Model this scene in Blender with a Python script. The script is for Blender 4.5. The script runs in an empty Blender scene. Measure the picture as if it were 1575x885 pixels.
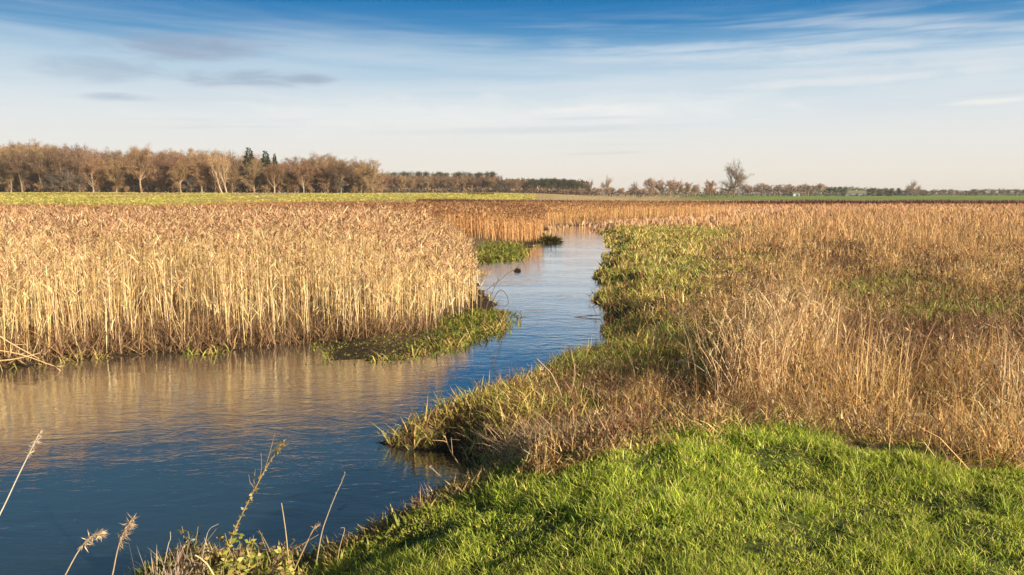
import bpy, math, random
import numpy as np
from mathutils import Vector

scene = bpy.context.scene
C = scene.collection
R = math.radians
rng = np.random.default_rng(7)

# ------------------------------------------------------------------ camera
F = 1226.0; CX, CY, HORIZ = 787.5, 442.5, 297.0
CAMZ = 3.0
PITCH = math.atan((CY - HORIZ) / F)
cam_d = bpy.data.cameras.new('camera'); cam = bpy.data.objects.new('camera', cam_d); C.objects.link(cam)
cam_d.sensor_width = 36; cam_d.lens = F / 1575 * 36
cam_d.clip_start = 0.05; cam_d.clip_end = 20000
cam.location = (0, 0, CAMZ); cam.rotation_euler = (math.pi / 2 - PITCH, 0, 0)
scene.camera = cam

# ------------------------------------------------------------------ colour / exposure
scene.view_settings.view_transform = 'Standard'
scene.view_settings.look = 'None'
scene.view_settings.exposure = 0.92
scene.view_settings.gamma = 1.0
scene.view_settings.use_curve_mapping = False
scene.cycles.max_bounces = 6
scene.cycles.diffuse_bounces = 3
scene.cycles.glossy_bounces = 3
scene.cycles.transmission_bounces = 4
scene.cycles.transparent_max_bounces = 6

# ------------------------------------------------------------------ sun
SUN_EL, SUN_AZ = 20.0, 129.0          # azimuth clockwise from the view direction (+Y): right and behind
sd = bpy.data.lights.new('sun', 'SUN'); sun = bpy.data.objects.new('sun', sd); C.objects.link(sun)
sd.energy = 5.0; sd.angle = R(0.6); sd.color = (1.0, 0.835, 0.61)
sv = Vector((math.sin(R(SUN_AZ)) * math.cos(R(SUN_EL)), math.cos(R(SUN_AZ)) * math.cos(R(SUN_EL)), math.sin(R(SUN_EL))))
sun.rotation_euler = sv.to_track_quat('Z', 'Y').to_euler()
sun.location = sv * 60

def lin(r, g, b):
    f = lambda c: (c / 255 / 12.92) if c / 255 <= .04045 else ((c / 255 + .055) / 1.055) ** 2.4
    return (f(r), f(g), f(b))

# ------------------------------------------------------------------ world
def px2dir(px, py):
    u = (px - CX) / F; v = (CY - py) / F
    d = Vector((u, math.cos(PITCH) + v * math.sin(PITCH), -math.sin(PITCH) + v * math.cos(PITCH))).normalized()
    return math.atan2(d.x, d.y), math.asin(d.z)

world = bpy.data.worlds.new('World'); scene.world = world; world.use_nodes = True
wt = world.node_tree; wt.nodes.clear()
def N(t, typ, **kw):
    n = t.nodes.new(typ)
    for k, v in kw.items(): setattr(n, k, v)
    return n
def M(t, op, a, b=None, c=None, clamp=False):
    n = t.nodes.new('ShaderNodeMath'); n.operation = op; n.use_clamp = clamp
    for i, x in enumerate((a, b, c)):
        if x is None: continue
        if isinstance(x, (int, float)): n.inputs[i].default_value = x
        else: t.links.new(x, n.inputs[i])
    return n.outputs[0]
def MIX(t, fac, a, b, blend='MIX'):
    n = t.nodes.new('ShaderNodeMix'); n.data_type = 'RGBA'; n.blend_type = blend
    for i, x in ((0, fac), (6, a), (7, b)):
        if isinstance(x, (int, float)): n.inputs[i].default_value = x
        elif isinstance(x, tuple): n.inputs[i].default_value = (*x, 1)
        else: t.links.new(x, n.inputs[i])
    return n.outputs[2]
def smooth(t, x, a, b):
    n = t.nodes.new('ShaderNodeMapRange'); n.interpolation_type = 'SMOOTHSTEP'
    t.links.new(x, n.inputs[0]); n.inputs[1].default_value = a; n.inputs[2].default_value = b
    return n.outputs[0]
tc = N(wt, 'ShaderNodeTexCoord')
sep = N(wt, 'ShaderNodeSeparateXYZ'); wt.links.new(tc.outputs['Generated'], sep.inputs[0])
EL = M(wt, 'ARCSINE', sep.outputs[2]); AZ = M(wt, 'ARCTAN2', sep.outputs[0], sep.outputs[1])
ramp = N(wt, 'ShaderNodeValToRGB'); ramp.color_ramp.interpolation = 'B_SPLINE'
# bands warped a little so that the colour steps are not level rules
wcomb = N(wt, 'ShaderNodeCombineXYZ'); wt.links.new(M(wt, 'MULTIPLY', AZ, 2.2), wcomb.inputs[0]); wt.links.new(M(wt, 'MULTIPLY', EL, 14.0), wcomb.inputs[1])
wn = N(wt, 'ShaderNodeTexNoise'); wn.inputs['Scale'].default_value = 1.0; wn.inputs['Detail'].default_value = 3; wt.links.new(wcomb.outputs[0], wn.inputs['Vector'])
ELW = M(wt, 'ADD', EL, M(wt, 'MULTIPLY', M(wt, 'SUBTRACT', wn.outputs['Fac'], 0.5), 0.035))
elf = M(wt, 'DIVIDE', M(wt, 'ADD', ELW, R(2)), R(62), clamp=True)
stops = [(-2, (222, 212, 198)), (0, (234, 226, 212)), (2.2, (235, 230, 222)), (4.6, (228, 231, 231)), (7.0, (206, 221, 231)), (9.2, (142, 186, 216)),
         (11.0, (58, 136, 190)), (12.2, (10, 120, 182)), (13.4, (0, 110, 174)), (14.8, (74, 124, 156)), (28, (70, 98, 122)), (60, (60, 82, 104))]
er = ramp.color_ramp.elements
while len(er) < len(stops): er.new(0.5)
for e, (deg, c) in zip(er, stops): e.position = (deg + 2) / 62; e.color = (*lin(*c), 1)
wt.links.new(elf, ramp.inputs[0])
sky = N(wt, 'ShaderNodeTexSky', sky_type='NISHITA', sun_disc=False); sky.sun_elevation = R(SUN_EL); sky.sun_rotation = R(SUN_AZ)
sky.air_density = 1.0; sky.dust_density = 1.5; sky.ozone_density = 2.0
skys = MIX(wt, 1.0, sky.outputs[0], (0.09, 0.09, 0.09), 'MULTIPLY')
base = MIX(wt, 0.04, ramp.outputs[0], skys)
# streaks of high cirrus, stretched along the horizon and tilted a little
def streak(sx, sy, seed, tilt, detail=6, rough=.55):
    c = N(wt, 'ShaderNodeCombineXYZ')
    e2 = M(wt, 'ADD', EL, M(wt, 'MULTIPLY', AZ, tilt))
    wt.links.new(M(wt, 'MULTIPLY', AZ, sx), c.inputs[0]); wt.links.new(M(wt, 'MULTIPLY', e2, sy), c.inputs[1]); c.inputs[2].default_value = seed
    n = N(wt, 'ShaderNodeTexNoise'); n.inputs['Scale'].default_value = 1; n.inputs['Detail'].default_value = detail
    n.inputs['Roughness'].default_value = rough; n.inputs['Distortion'].default_value = .5
    wt.links.new(c.outputs[0], n.inputs['Vector']); return n.outputs['Fac']
s1 = streak(3.2, 50, 3.1, 0.0); s2 = streak(1.6, 24, 8.7, 0.05, 4); s3 = streak(7, 130, 1.2, -0.01, 5)
side = smooth(wt, AZ, -0.25, 0.25)
band = M(wt, 'MULTIPLY', smooth(wt, EL, R(3.5), R(7)), M(wt, 'SUBTRACT', 1.0, smooth(wt, EL, R(10.0), R(13.0))))
f1 = M(wt, 'MULTIPLY', M(wt, 'MULTIPLY', smooth(wt, M(wt, 'ADD', M(wt, 'MULTIPLY', s1, .75), M(wt, 'MULTIPLY', s3, .25)), .42, .68), band), M(wt, 'ADD', 0.15, M(wt, 'MULTIPLY', side, .45)))
base = MIX(wt, f1, base, lin(222, 228, 234))
f2 = M(wt, 'MULTIPLY', smooth(wt, s2, .42, .72), M(wt, 'MULTIPLY', band, .5))
base = MIX(wt, f2, base, lin(196, 212, 226))
# darker thin streaks low in the pale part
f3 = M(wt, 'MULTIPLY', smooth(wt, streak(2.4, 70, 5.5, -0.02), .56, .72), M(wt, 'MULTIPLY', M(wt, 'MULTIPLY', smooth(wt, EL, R(2.2), R(4)), M(wt, 'SUBTRACT', 1.0, smooth(wt, EL, R(6), R(8)))), .25))
base = MIX(wt, f3, base, lin(186, 194, 206))
# a few small grey clouds on the left and one pale bank in the middle
cn = streak(14, 62, 2.2, 0.0, 8, .62)
for (px, py, rx, ry, col, st) in ((300, 72, 120, 20, (140, 152, 176), .62), (385, 122, 105, 14, (142, 158, 182), .62), (150, 105, 75, 17, (140, 160, 184), .45),
                                  (190, 150, 50, 6, (146, 168, 192), .45), (375, 137, 45, 6, (214, 222, 230), .7), (470, 122, 40, 6, (140, 156, 178), .4),
                                  (930, 172, 95, 10, (236, 236, 234), .8), (1250, 78, 170, 10, (226, 230, 234), .6), (1330, 122, 210, 6, (230, 231, 232), .8),
                                  (1530, 156, 60, 4, (238, 236, 232), .85), (1010, 76, 130, 7, (206, 218, 230), .6), (1000, 96, 240, 8, (190, 208, 226), .45),
                                  (760, 178, 460, 30, (242, 241, 237), .5), (1100, 128, 480, 18, (216, 224, 231), .4), (820, 200, 260, 6, (196, 204, 214), .45), (940, 236, 70, 3, (206, 206, 208), .45), (900, 182, 80, 3, (190, 202, 216), .5), (1440, 95, 180, 9, (222, 226, 228), .5)):
    a0, e0 = px2dir(px, py); ra, re = rx / F, ry / F
    q = M(wt, 'ADD', M(wt, 'POWER', M(wt, 'ABSOLUTE', M(wt, 'DIVIDE', M(wt, 'SUBTRACT', AZ, a0), ra)), 2.0),
          M(wt, 'POWER', M(wt, 'ABSOLUTE', M(wt, 'DIVIDE', M(wt, 'SUBTRACT', M(wt, 'ADD', EL, M(wt, 'MULTIPLY', AZ, -0.02)), e0 - a0 * .02), re)), 2.0))
    m = smooth(wt, M(wt, 'ADD', M(wt, 'SUBTRACT', 1.0, q), M(wt, 'MULTIPLY', M(wt, 'SUBTRACT', cn, .5), 3.6)), -0.6, 1.7)
    base = MIX(wt, M(wt, 'MULTIPLY', m, st), base, lin(*col))
bg = N(wt, 'ShaderNodeBackground'); wt.links.new(base, bg.inputs[0]); bg.inputs[1].default_value = 0.555
wo = N(wt, 'ShaderNodeOutputWorld'); wt.links.new(bg.outputs[0], wo.inputs[0])

# ------------------------------------------------------------------ numeric helpers
def unproj(px, py, z=0.0, y=None):
    """point of the photo's ray at a height z (or at a distance y)"""
    u = (px - CX) / F; v = (CY - py) / F
    dy = math.cos(PITCH) + v * math.sin(PITCH); dz = -math.sin(PITCH) + v * math.cos(PITCH)
    t = (y / dy) if y is not None else (z - CAMZ) / dz
    return Vector((u * t, dy * t, CAMZ + dz * t))
def proj(P):
    x, y, z = P[:, 0], P[:, 1], P[:, 2] - CAMZ
    dep = y * math.cos(PITCH) - z * math.sin(PITCH)
    up = y * math.sin(PITCH) + z * math.cos(PITCH)
    return CX + F * x / dep, CY - F * up / dep
def hsh(ix, iy, s):
    h = (ix.astype(np.int64) * 374761393 + iy.astype(np.int64) * 668265263 + s * 1442695041) & 0xffffffff
    h = ((h ^ (h >> 13)) * 1274126177) & 0xffffffff
    return ((h ^ (h >> 16)) & 0xffff) / 65535.0
def vnoise(x, y, s=0):
    ix, iy = np.floor(x), np.floor(y); fx, fy = x - ix, y - iy
    fx = fx * fx * (3 - 2 * fx); fy = fy * fy * (3 - 2 * fy)
    a, b = hsh(ix, iy, s), hsh(ix + 1, iy, s); c, d = hsh(ix, iy + 1, s), hsh(ix + 1, iy + 1, s)
    return (a * (1 - fx) + b * fx) * (1 - fy) + (c * (1 - fx) + d * fx) * fy
def fbm(x, y, sc, s=0, o=3):
    r = 0; amp = .5; tot = 0
    for k in range(o):
        r = r + amp * vnoise(x * sc * 2 ** k, y * sc * 2 ** k, s + k * 17); tot += amp; amp *= .5
    return r / tot
def ss(x, a, b):
    t = np.clip((x - a) / (b - a), 0, 1); return t * t * (3 - 2 * t)
def sdist(x, y, poly):
    """signed distance to a polygon, positive inside"""
    P = np.array(poly, float); Q = np.roll(P, -1, 0)
    out = np.empty(len(x))
    for i in range(0, len(x), 40000):
        X, Y = x[i:i + 40000, None], y[i:i + 40000, None]
        ex, ey = (Q - P)[:, 0], (Q - P)[:, 1]; wx, wy = X - P[:, 0], Y - P[:, 1]
        t = np.clip((wx * ex + wy * ey) / (ex * ex + ey * ey + 1e-12), 0, 1)
        d = np.sqrt(((wx - ex * t) ** 2 + (wy - ey * t) ** 2).min(1))
        c = ((P[:, 1] <= Y) != (Q[:, 1] <= Y)) & (X < ex * (Y - P[:, 1]) / np.where(ey == 0, 1e-9, ey) + P[:, 0])
        out[i:i + 40000] = np.where(c.sum(1) % 2 == 1, d, -d)
    return out

# ------------------------------------------------------------------ the river's outline, traced on the ground
def g(px, py, z=0.0):
    p = unproj(px, py, z); return (p.x, p.y)
left_shore = [(-60, 6), (-25, 11), (-13, 12.6)] + [g(*a) for a in ((0, 572), (60, 562), (120, 553), (200, 549), (300, 546), (400, 537), (480, 533),
    (510, 555), (570, 556), (640, 546), (700, 531), (750, 513), (776, 492), (770, 472), (748, 458), (738, 432), (734, 405), (790, 400), (808, 388),
    (835, 374), (838, 356), (870, 348.5), (905, 347), (1000, 345), (1100, 342), (1200, 340))]
right_shore = [g(*a) for a in ((1200, 343), (1100, 345), (1000, 348.5), (945, 350), (910, 352), (925, 362), (938, 378), (932, 400), (906, 418), (908, 434), (922, 448),
    (925, 490), (918, 530, .2), (850, 546, .3), (800, 576, .32), (700, 610, .34), (615, 632, .34), (580, 650, .25), (574, 682), (620, 694), (690, 692),
    (716, 712), (705, 748, .3), (655, 780, .3), (575, 818, .3), (500, 842, .25), (400, 852, .2), (300, 852, .15), (246, 868, .1))] + [(-3.05, 5.2), (-3.7, 4.2), (-5.5, 2.6), (-9, .5), (-20, -4), (-60, -16)]
river = left_shore + right_shore
left_poly = [(-60, 6)] + left_shore[1:-3] + [(12, 90), (20, 400), (-400, 400), (-400, 6)]
lawn = [(-2.4, -8), (-1.6, 2.5)] + [g(*a) for a in ((470, 900, .55), (520, 850, .6), (600, 797, .75), (700, 757, .9), (800, 727, 1.0), (900, 712, 1.05), (950, 690, 1.1), (1050, 672, 1.1),
    (1190, 658, 1.1), (1250, 668, 1.1), (1330, 688, 1.1), (1400, 695, 1.1), (1450, 711, 1.1), (1575, 728, 1.1), (1800, 750, 1.1))] + [(12, 3), (14, -8)]

shade_hollow = [g(1285, 540, .4), g(1360, 522, .4), g(1500, 520, .4), g(1700, 528, .4), g(1700, 572, .4), g(1500, 566, .4), g(1360, 560, .4)]  # hollow added to the terrain so that this band lies in shade
def height(x, y):
    x = np.asarray(x, float); y = np.asarray(y, float)
    r = np.hypot(x, y)
    d = np.full(x.shape, 50.0); dl = np.full(x.shape, -50.0)
    near = r < 130
    if near.any():
        d[near] = -sdist(x[near], y[near], river); jr = (y > 10.5) & near; d[jr] += (fbm(x[jr], y[jr] * .7, .9, 101, 2) - .5) * .9 * ss(y[jr], 10.5, 13)
    nn = r < 25
    dd = np.full(x.shape, -9.0)
    if nn.any(): dl[nn] = sdist(x[nn], y[nn], lawn); dd[nn] = sdist(x[nn], y[nn], shade_hollow)
    left = np.zeros(x.shape, bool)
    if near.any(): left[near] = sdist(x[near], y[near], left_poly) > -1.5
    left &= (y > 10.9)
    T = .32 + .12 * ss(x, -2.5, 0) + .66 * ss(x, -2.1, 1.0) * ss(dl, -1.7, .05)
    T = np.where((y > 11) & (dl < -2), T - .20 * ss(y, 11, 15), T)
    T = T - .42 * ss(dd, -.5, .5)
    T = np.where(left, .16, T)
    back = ss(-y, -4.6, -2.2); T = np.maximum(T, .42 + .6 * back * ss(x, -6, -1.5))
    w = np.where(left, 4.5, .55 + 1.2 * ss(y, 11, 15))
    z = np.where(d > 0, T * ss(d, -.02, w), np.maximum(-.9, d * .5))
    z = z + np.where(d > 0.15, (fbm(x, y, 1.3, 5) - .5) * .10 + (fbm(x, y, .35, 9) - .5) * .12, 0) * ss(r * 0 + d, .15, 1.2)
    z = z + np.where((dl < -.3) & ~left & near, (fbm(x, y, 1.1, 35, 2) - .45) * .26, 0) * ss(d, .3, 1.6)
    z = z + np.where(dl > 0, (fbm(x, y, 3.0, 31, 2) - .5) * .09 + (fbm(x, y, .9, 33, 2) - .5) * .10, 0)
    u = x / np.maximum(y, 1)
    rise = ss(r, 120, 380) * 2.55 * (1 - ss(u, -.02, .16)) * (y > 0)
    z = z + rise + ss(r, 60, 120) * (.12 + (fbm(x, y, .02, 3) - .5) * .25)
    return z
def H1(x, y): return float(height(np.array([x]), np.array([y]))[0])

# ------------------------------------------------------------------ mesh helpers
def build(name, V, quads, tris, col=None, mat=None, parent=None, smooth_=False, link=True):
    me = bpy.data.meshes.new(name)
    V = np.asarray(V, np.float32); quads = np.asarray(quads, np.int32).reshape(-1, 4); tris = np.asarray(tris, np.int32).reshape(-1, 3)
    me.vertices.add(len(V)); me.vertices.foreach_set('co', V.ravel())
    nl = quads.size + tris.size; me.loops.add(nl)
    me.loops.foreach_set('vertex_index', np.concatenate([quads.ravel(), tris.ravel()]))
    npoly = len(quads) + len(tris); me.polygons.add(npoly)
    st = np.concatenate([np.arange(len(quads)) * 4, quads.size + np.arange(len(tris)) * 3]).astype(np.int32)
    me.polygons.foreach_set('loop_start', st)
    if smooth_: me.polygons.foreach_set('use_smooth', np.ones(npoly, bool))
    else: me.polygons.foreach_set('use_smooth', np.zeros(npoly, bool))
    me.update(calc_edges=True)
    if col is not None:
        a = me.color_attributes.new('tint', 'FLOAT_COLOR', 'POINT')
        c = np.ones((len(V), 4), np.float32); c[:, :3] = col; a.data.foreach_set('color', c.ravel())
    if mat: me.materials.append(mat)
    o = bpy.data.objects.new(name, me)
    if link: C.objects.link(o)
    if parent: o.parent = parent
    return o
def tag(o, label=None, cat=None, group=None, kind=None):
    if label: o['label'] = label
    if cat: o['category'] = cat
    if group: o['group'] = group
    if kind: o['kind'] = kind
    return o

class Acc:
    """collects strips, spikes and tubes into one mesh"""
    def __init__(s): s.V = []; s.Q = []; s.T = []; s.C = []; s.n = 0
    def add(s, V, Q, T, col):
        V = np.asarray(V, np.float32).reshape(-1, 3)
        if len(Q): s.Q.append(np.asarray(Q).reshape(-1, 4) + s.n)
        if len(T): s.T.append(np.asarray(T).reshape(-1, 3) + s.n)
        c = np.asarray(col, np.float32)
        if c.ndim == 1: c = np.repeat(c[None], len(V), 0)
        s.V.append(V); s.C.append(c); s.n += len(V)
    def blades(s, P, h, w, az, lean, curl, face, col, tip=None, segs=2, taper=.75):
        n = len(P)
        if n == 0: return
        b = lambda a: np.broadcast_to(np.asarray(a, float), (n,))
        h, w, az, lean, curl, face = map(b, (h, w, az, lean, curl, face))
        K = 2 * segs + 1; V = np.empty((n, K, 3)); cc = np.empty((n, K, 3))
        col = np.broadcast_to(np.asarray(col, float), (n, 3)); tip = col if tip is None else np.broadcast_to(np.asarray(tip, float), (n, 3))
        cen = np.array(P, float); sx, sy = np.cos(face), np.sin(face)
        for k in range(segs + 1):
            if k:
                th = lean + curl * (k - .5) / segs; st = h / segs
                cen = cen + np.stack([np.cos(az) * np.sin(th) * st, np.sin(az) * np.sin(th) * st, np.cos(th) * st], 1)
            t = k / segs
            if k < segs:
                hw = w * .5 * (1 - (1 - taper) * t)
                V[:, 2 * k] = cen - np.stack([sx * hw, sy * hw, sx * 0], 1); V[:, 2 * k + 1] = cen + np.stack([sx * hw, sy * hw, sx * 0], 1)
                cc[:, 2 * k] = cc[:, 2 * k + 1] = col * (1 - t) + tip * t
            else: V[:, 2 * k] = cen; cc[:, 2 * k] = tip
        o = (np.arange(n) * K)[:, None]
        Q = np.concatenate([o + np.array([[2 * k, 2 * k + 1, 2 * k + 3, 2 * k + 2]]) for k in range(segs - 1)]) if segs > 1 else []
        T = o + np.array([[2 * segs - 2, 2 * segs - 1, 2 * segs]])
        s.add(V.reshape(-1, 3), Q, T, cc.reshape(-1, 3))
        return cen
    def spikes(s, P, D, w, col, rg, diamond=False):
        """single thin triangles (or diamonds) from P along D"""
        n = len(P)
        if n == 0: return
        rnd = rg.normal(size=(n, 3)); side = np.cross(D, rnd); side /= np.linalg.norm(side, axis=1)[:, None] + 1e-9
        w = np.broadcast_to(np.asarray(w, float), (n,))[:, None] * .5
        col = np.broadcast_to(np.asarray(col, float), (n, 3))
        o = (np.arange(n))[:, None]
        if diamond:
            V = np.stack([P, P + D * .45 + side * w, P + D, P + D * .45 - side * w], 1)
            s.add(V.reshape(-1, 3), o * 4 + np.array([[0, 1, 2, 3]]), [], np.repeat(col, 4, 0))
        else:
            V = np.stack([P - side * w, P + side * w, P + D], 1)
            s.add(V.reshape(-1, 3), [], o * 3 + np.array([[0, 1, 2]]), np.repeat(col, 3, 0))
    def tube(s, pts, rad, col, k=5):
        pts = [np.array(p, float) for p in pts]; m = len(pts); V = []
        for i, p in enumerate(pts):
            d = pts[min(i + 1, m - 1)] - pts[max(i - 1, 0)]; d /= np.linalg.norm(d) + 1e-9
            a = np.cross(d, (0, 0, 1.0) if abs(d[2]) < .9 else (1.0, 0, 0)); a /= np.linalg.norm(a); b = np.cross(d, a)
            for j in range(k):
                t = 2 * math.pi * j / k; V.append(p + (a * math.cos(t) + b * math.sin(t)) * rad[i])
        Q = [(i * k + j, i * k + (j + 1) % k, (i + 1) * k + (j + 1) % k, (i + 1) * k + j) for i in range(m - 1) for j in range(k)]
        V.append(pts[-1]); T = [((m - 1) * k + j, (m - 1) * k + (j + 1) % k, m * k) for j in range(k)]
        s.add(V, Q, T, col)
    def make(s, name, mat, parent=None, smooth_=False, link=True):
        return build(name, np.concatenate(s.V), np.concatenate(s.Q) if s.Q else [], np.concatenate(s.T) if s.T else [], np.concatenate(s.C), mat, parent, smooth_, link)

# ------------------------------------------------------------------ materials
def plant_mat(name, trans=.3, gloss=.25, jitter=0.0, rough=.55, objvar=0.0, nscale=0):
    m = bpy.data.materials.new(name); m.use_nodes = True; t = m.node_tree; t.nodes.clear()
    at = N(t, 'ShaderNodeAttribute', attribute_name='tint'); col = at.outputs['Color']
    if nscale:
        co = N(t, 'ShaderNodeTexCoord'); nz = N(t, 'ShaderNodeTexNoise'); nz.inputs['Scale'].default_value = nscale; nz.inputs['Detail'].default_value = 3
        t.links.new(co.outputs['Object'], nz.inputs['Vector'])
        col = MIX(t, 1.0, col, MIX(t, nz.outputs['Fac'], (.62, .6, .56), (1.4, 1.4, 1.4)), 'MULTIPLY')
    if objvar:
        oi = N(t, 'ShaderNodeObjectInfo')
        col = MIX(t, 1.0, col, MIX(t, oi.outputs['Random'], (1 - objvar, 1 - objvar * 1.1, 1 - objvar * 1.15), (1 + objvar * .9, 1 + objvar * .7, 1 + objvar * .5)), 'MULTIPLY')
    p = N(t, 'ShaderNodeBsdfPrincipled'); t.links.new(col, p.inputs['Base Color']); p.inputs['Roughness'].default_value = rough
    p.inputs['Specular IOR Level'].default_value = gloss
    out = N(t, 'ShaderNodeOutputMaterial')
    if trans:
        tr = N(t, 'ShaderNodeBsdfTranslucent'); t.links.new(col, tr.inputs[0])
        mx = N(t, 'ShaderNodeMixShader'); mx.inputs[0].default_value = trans
        t.links.new(p.outputs[0], mx.inputs[1]); t.links.new(tr.outputs[0], mx.inputs[2]); t.links.new(mx.outputs[0], out.inputs[0])
    else: t.links.new(p.outputs[0], out.inputs[0])
    return m
MAT_GRASS = plant_mat('fresh_grass', .35, .3)
MAT_DRY = plant_mat('dry_grass', .28, .2)
MAT_REED = plant_mat('dry_reed', .22, .25)
MAT_BARK = plant_mat('bark', 0, .1, rough=.9, objvar=.25, nscale=1.5)
MAT_TWIG = plant_mat('twigs', 0, .05, rough=.9, objvar=.30)
MAT_NEEDLE = plant_mat('needles', .1, .15, rough=.8, objvar=.2)
MAT_STALK = plant_mat('dead_stalk', 0, .2, rough=.7, nscale=30)
MAT_LEAF = plant_mat('leaves', .3, .35, rough=.45)

# ground: litter, mud and meadow, tint stored per vertex, broken up by noise
mg = bpy.data.materials.new('ground'); mg.use_nodes = True; t = mg.node_tree; p = t.nodes['Principled BSDF']
at = N(t, 'ShaderNodeAttribute', attribute_name='tint'); co = N(t, 'ShaderNodeTexCoord')
nz = N(t, 'ShaderNodeTexNoise'); nz.inputs['Scale'].default_value = 9; nz.inputs['Detail'].default_value = 8; t.links.new(co.outputs['Object'], nz.inputs['Vector'])
nz2 = N(t, 'ShaderNodeTexNoise'); nz2.inputs['Scale'].default_value = .12; nz2.inputs['Detail'].default_value = 6; t.links.new(co.outputs['Object'], nz2.inputs['Vector'])
c1 = MIX(t, 1.0, at.outputs['Color'], MIX(t, smooth(t, nz.outputs['Fac'], .3, .7), (.6, .6, .6), (1.35, 1.35, 1.35)), 'MULTIPLY')
c1 = MIX(t, 1.0, c1, MIX(t, smooth(t, nz2.outputs['Fac'], .3, .7), (.75, .8, .8), (1.25, 1.15, 1.1)), 'MULTIPLY')
t.links.new(c1, p.inputs['Base Color']); p.inputs['Roughness'].default_value = .95; p.inputs['Specular IOR Level'].default_value = .1
bp = N(t, 'ShaderNodeBump'); bp.inputs['Strength'].default_value = .8; bp.inputs['Distance'].default_value = .05
t.links.new(nz.outputs['Fac'], bp.inputs['Height']); t.links.new(bp.outputs[0], p.inputs['Normal'])

# water: murky, mirror-like, small wind ripples
mw = bpy.data.materials.new('river_water'); mw.use_nodes = True; t = mw.node_tree; p = t.nodes['Principled BSDF']
p.inputs['Base Color'].default_value = (.014, .028, .036, 1); p.inputs['Roughness'].default_value = .04; p.inputs['IOR'].default_value = 2.0
ge = N(t, 'ShaderNodeNewGeometry')
def wnoise(sx, sy, rot, sc, det, dist, rough=.5):
    mp = N(t, 'ShaderNodeMapping'); mp.inputs['Rotation'].default_value = (0, 0, rot); mp.inputs['Scale'].default_value = (sx, sy, 1)
    t.links.new(ge.outputs['Position'], mp.inputs[0])
    n = N(t, 'ShaderNodeTexNoise'); n.inputs['Scale'].default_value = sc; n.inputs['Detail'].default_value = det; n.inputs['Distortion'].default_value = dist
    n.inputs['Roughness'].default_value = rough
    t.links.new(mp.outputs[0], n.inputs['Vector']); return n.outputs['Fac']
w1 = wnoise(1, 2.0, R(14), 1.3, 3, 1.2, .55); w2 = wnoise(1, 1.8, R(-20), 5.0, 3, 1.4); w3 = wnoise(.6, 1.0, .3, .35, 3, .5)
calm = smooth(t, w3, .35, .65)
hgt = M(t, 'ADD', M(t, 'MULTIPLY', w1, 1.0), M(t, 'MULTIPLY', w2, .35))
hgt = M(t, 'MULTIPLY', hgt, M(t, 'ADD', .5, M(t, 'MULTIPLY', calm, .8)))
bp = N(t, 'ShaderNodeBump'); bp.inputs['Strength'].default_value = .17; bp.inputs['Distance'].default_value = .05
t.links.new(hgt, bp.inputs['Height']); t.links.new(bp.outputs[0], p.inputs['Normal'])
p.inputs['Coat Weight'].default_value = .85; p.inputs['Coat IOR'].default_value = 1.8; p.inputs['Coat Roughness'].default_value = .03; t.links.new(bp.outputs[0], p.inputs['Coat Normal'])

# ------------------------------------------------------------------ ground sheet (polar grid round the viewpoint, reaching the horizon)
rad = [0.0] + list(np.geomspace(.6, 4, 22)[:-1]) + list(np.geomspace(4, 70, 190)[:-1]) + list(np.geomspace(70, 700, 120)[:-1]) + list(np.geomspace(700, 9000, 40))
ang = np.concatenate([np.linspace(-46, 46, 300)[:-1], np.linspace(46, 314, 90)[:-1]])
A, RR = np.meshgrid(np.radians(ang), np.array(rad[1:]))
gx, gy = (RR * np.sin(A)).ravel(), (RR * np.cos(A)).ravel()
gz = height(gx, gy); na = len(ang); nr = len(rad) - 1
far = ss(np.hypot(gx, gy), 900, 4000); gz = gz * (1 - far) + (gz * .4) * far
i, j = np.meshgrid(np.arange(nr - 1), np.arange(na), indexing='ij'); j2 = (j + 1) % na
quads = np.stack([i * na + j, (i + 1) * na + j, (i + 1) * na + j2, i * na + j2], -1).reshape(-1, 4)
V = np.concatenate([np.stack([gx, gy, gz], 1), [[0, 0, H1(0, 0.01)]]])
jj = np.arange(na); tris = np.stack([jj, (jj + 1) % na, np.full(na, nr * na)], 1)
x, y = V[:, 0], V[:, 1]; r = np.hypot(x, y); u = x / np.maximum(y, 1)
mud = np.array((.055, .042, .028)); litter = np.array((.17, .12, .07)); meadow = np.array((.46, .40, .10)); green = np.array((.20, .27, .07)); pale = np.array((.50, .38, .20)); rust = np.array((.22, .10, .05)); tan = np.array((.36, .23, .12))
ny = fbm(x, y, .05, 4)[:, None]
col = litter * (.6 + .8 * ny)
k = ss(r, 45, 75)[:, None]; col = col * (1 - k) + tan * (.7 + .6 * ny) * k
k = (ss(r, 56, 66) * (1 - ss(u, .00, .05)) * (y > 0))[:, None]                       # green meadow to the left, beyond the reeds
nm = fbm(x, y * .5, .045, 8)[:, None]
md = meadow * (.8 + .4 * ny) * (1 - ss(nm, .55, .8)) + np.array((.34, .27, .10)) * ss(nm, .55, .8)
col = col * (1 - k) + md * k
k = (ss(r, 176, 190) * ss(u, .0, .05))[:, None]; col = col * (1 - k) + pale * (.75 + .5 * ny) * k
k = (ss(r, 270, 300) * ss(u, .17, .25))[:, None]; col = col * (1 - k) + green * (.7 + .6 * ny) * k
k = ss(r, 800, 1500)[:, None]; col = col * (1 - k) + np.array((.10, .11, .07)) * k
dl = np.full(len(x), -9.); q = r < 25; dl[q] = sdist(x[q], y[q], lawn); k = ss(dl, -.1, .3)[:, None]; col = col * (1 - k) + np.array((.075, .095, .028)) * k
k = (1 - ss(V[:, 2], .0, .25))[:, None] * (r < 90)[:, None]; col = col * (1 - k) + mud * k
ground = build('ground', V, quads, tris, col, mg, smooth_=True); tag(ground, kind='structure')

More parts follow.
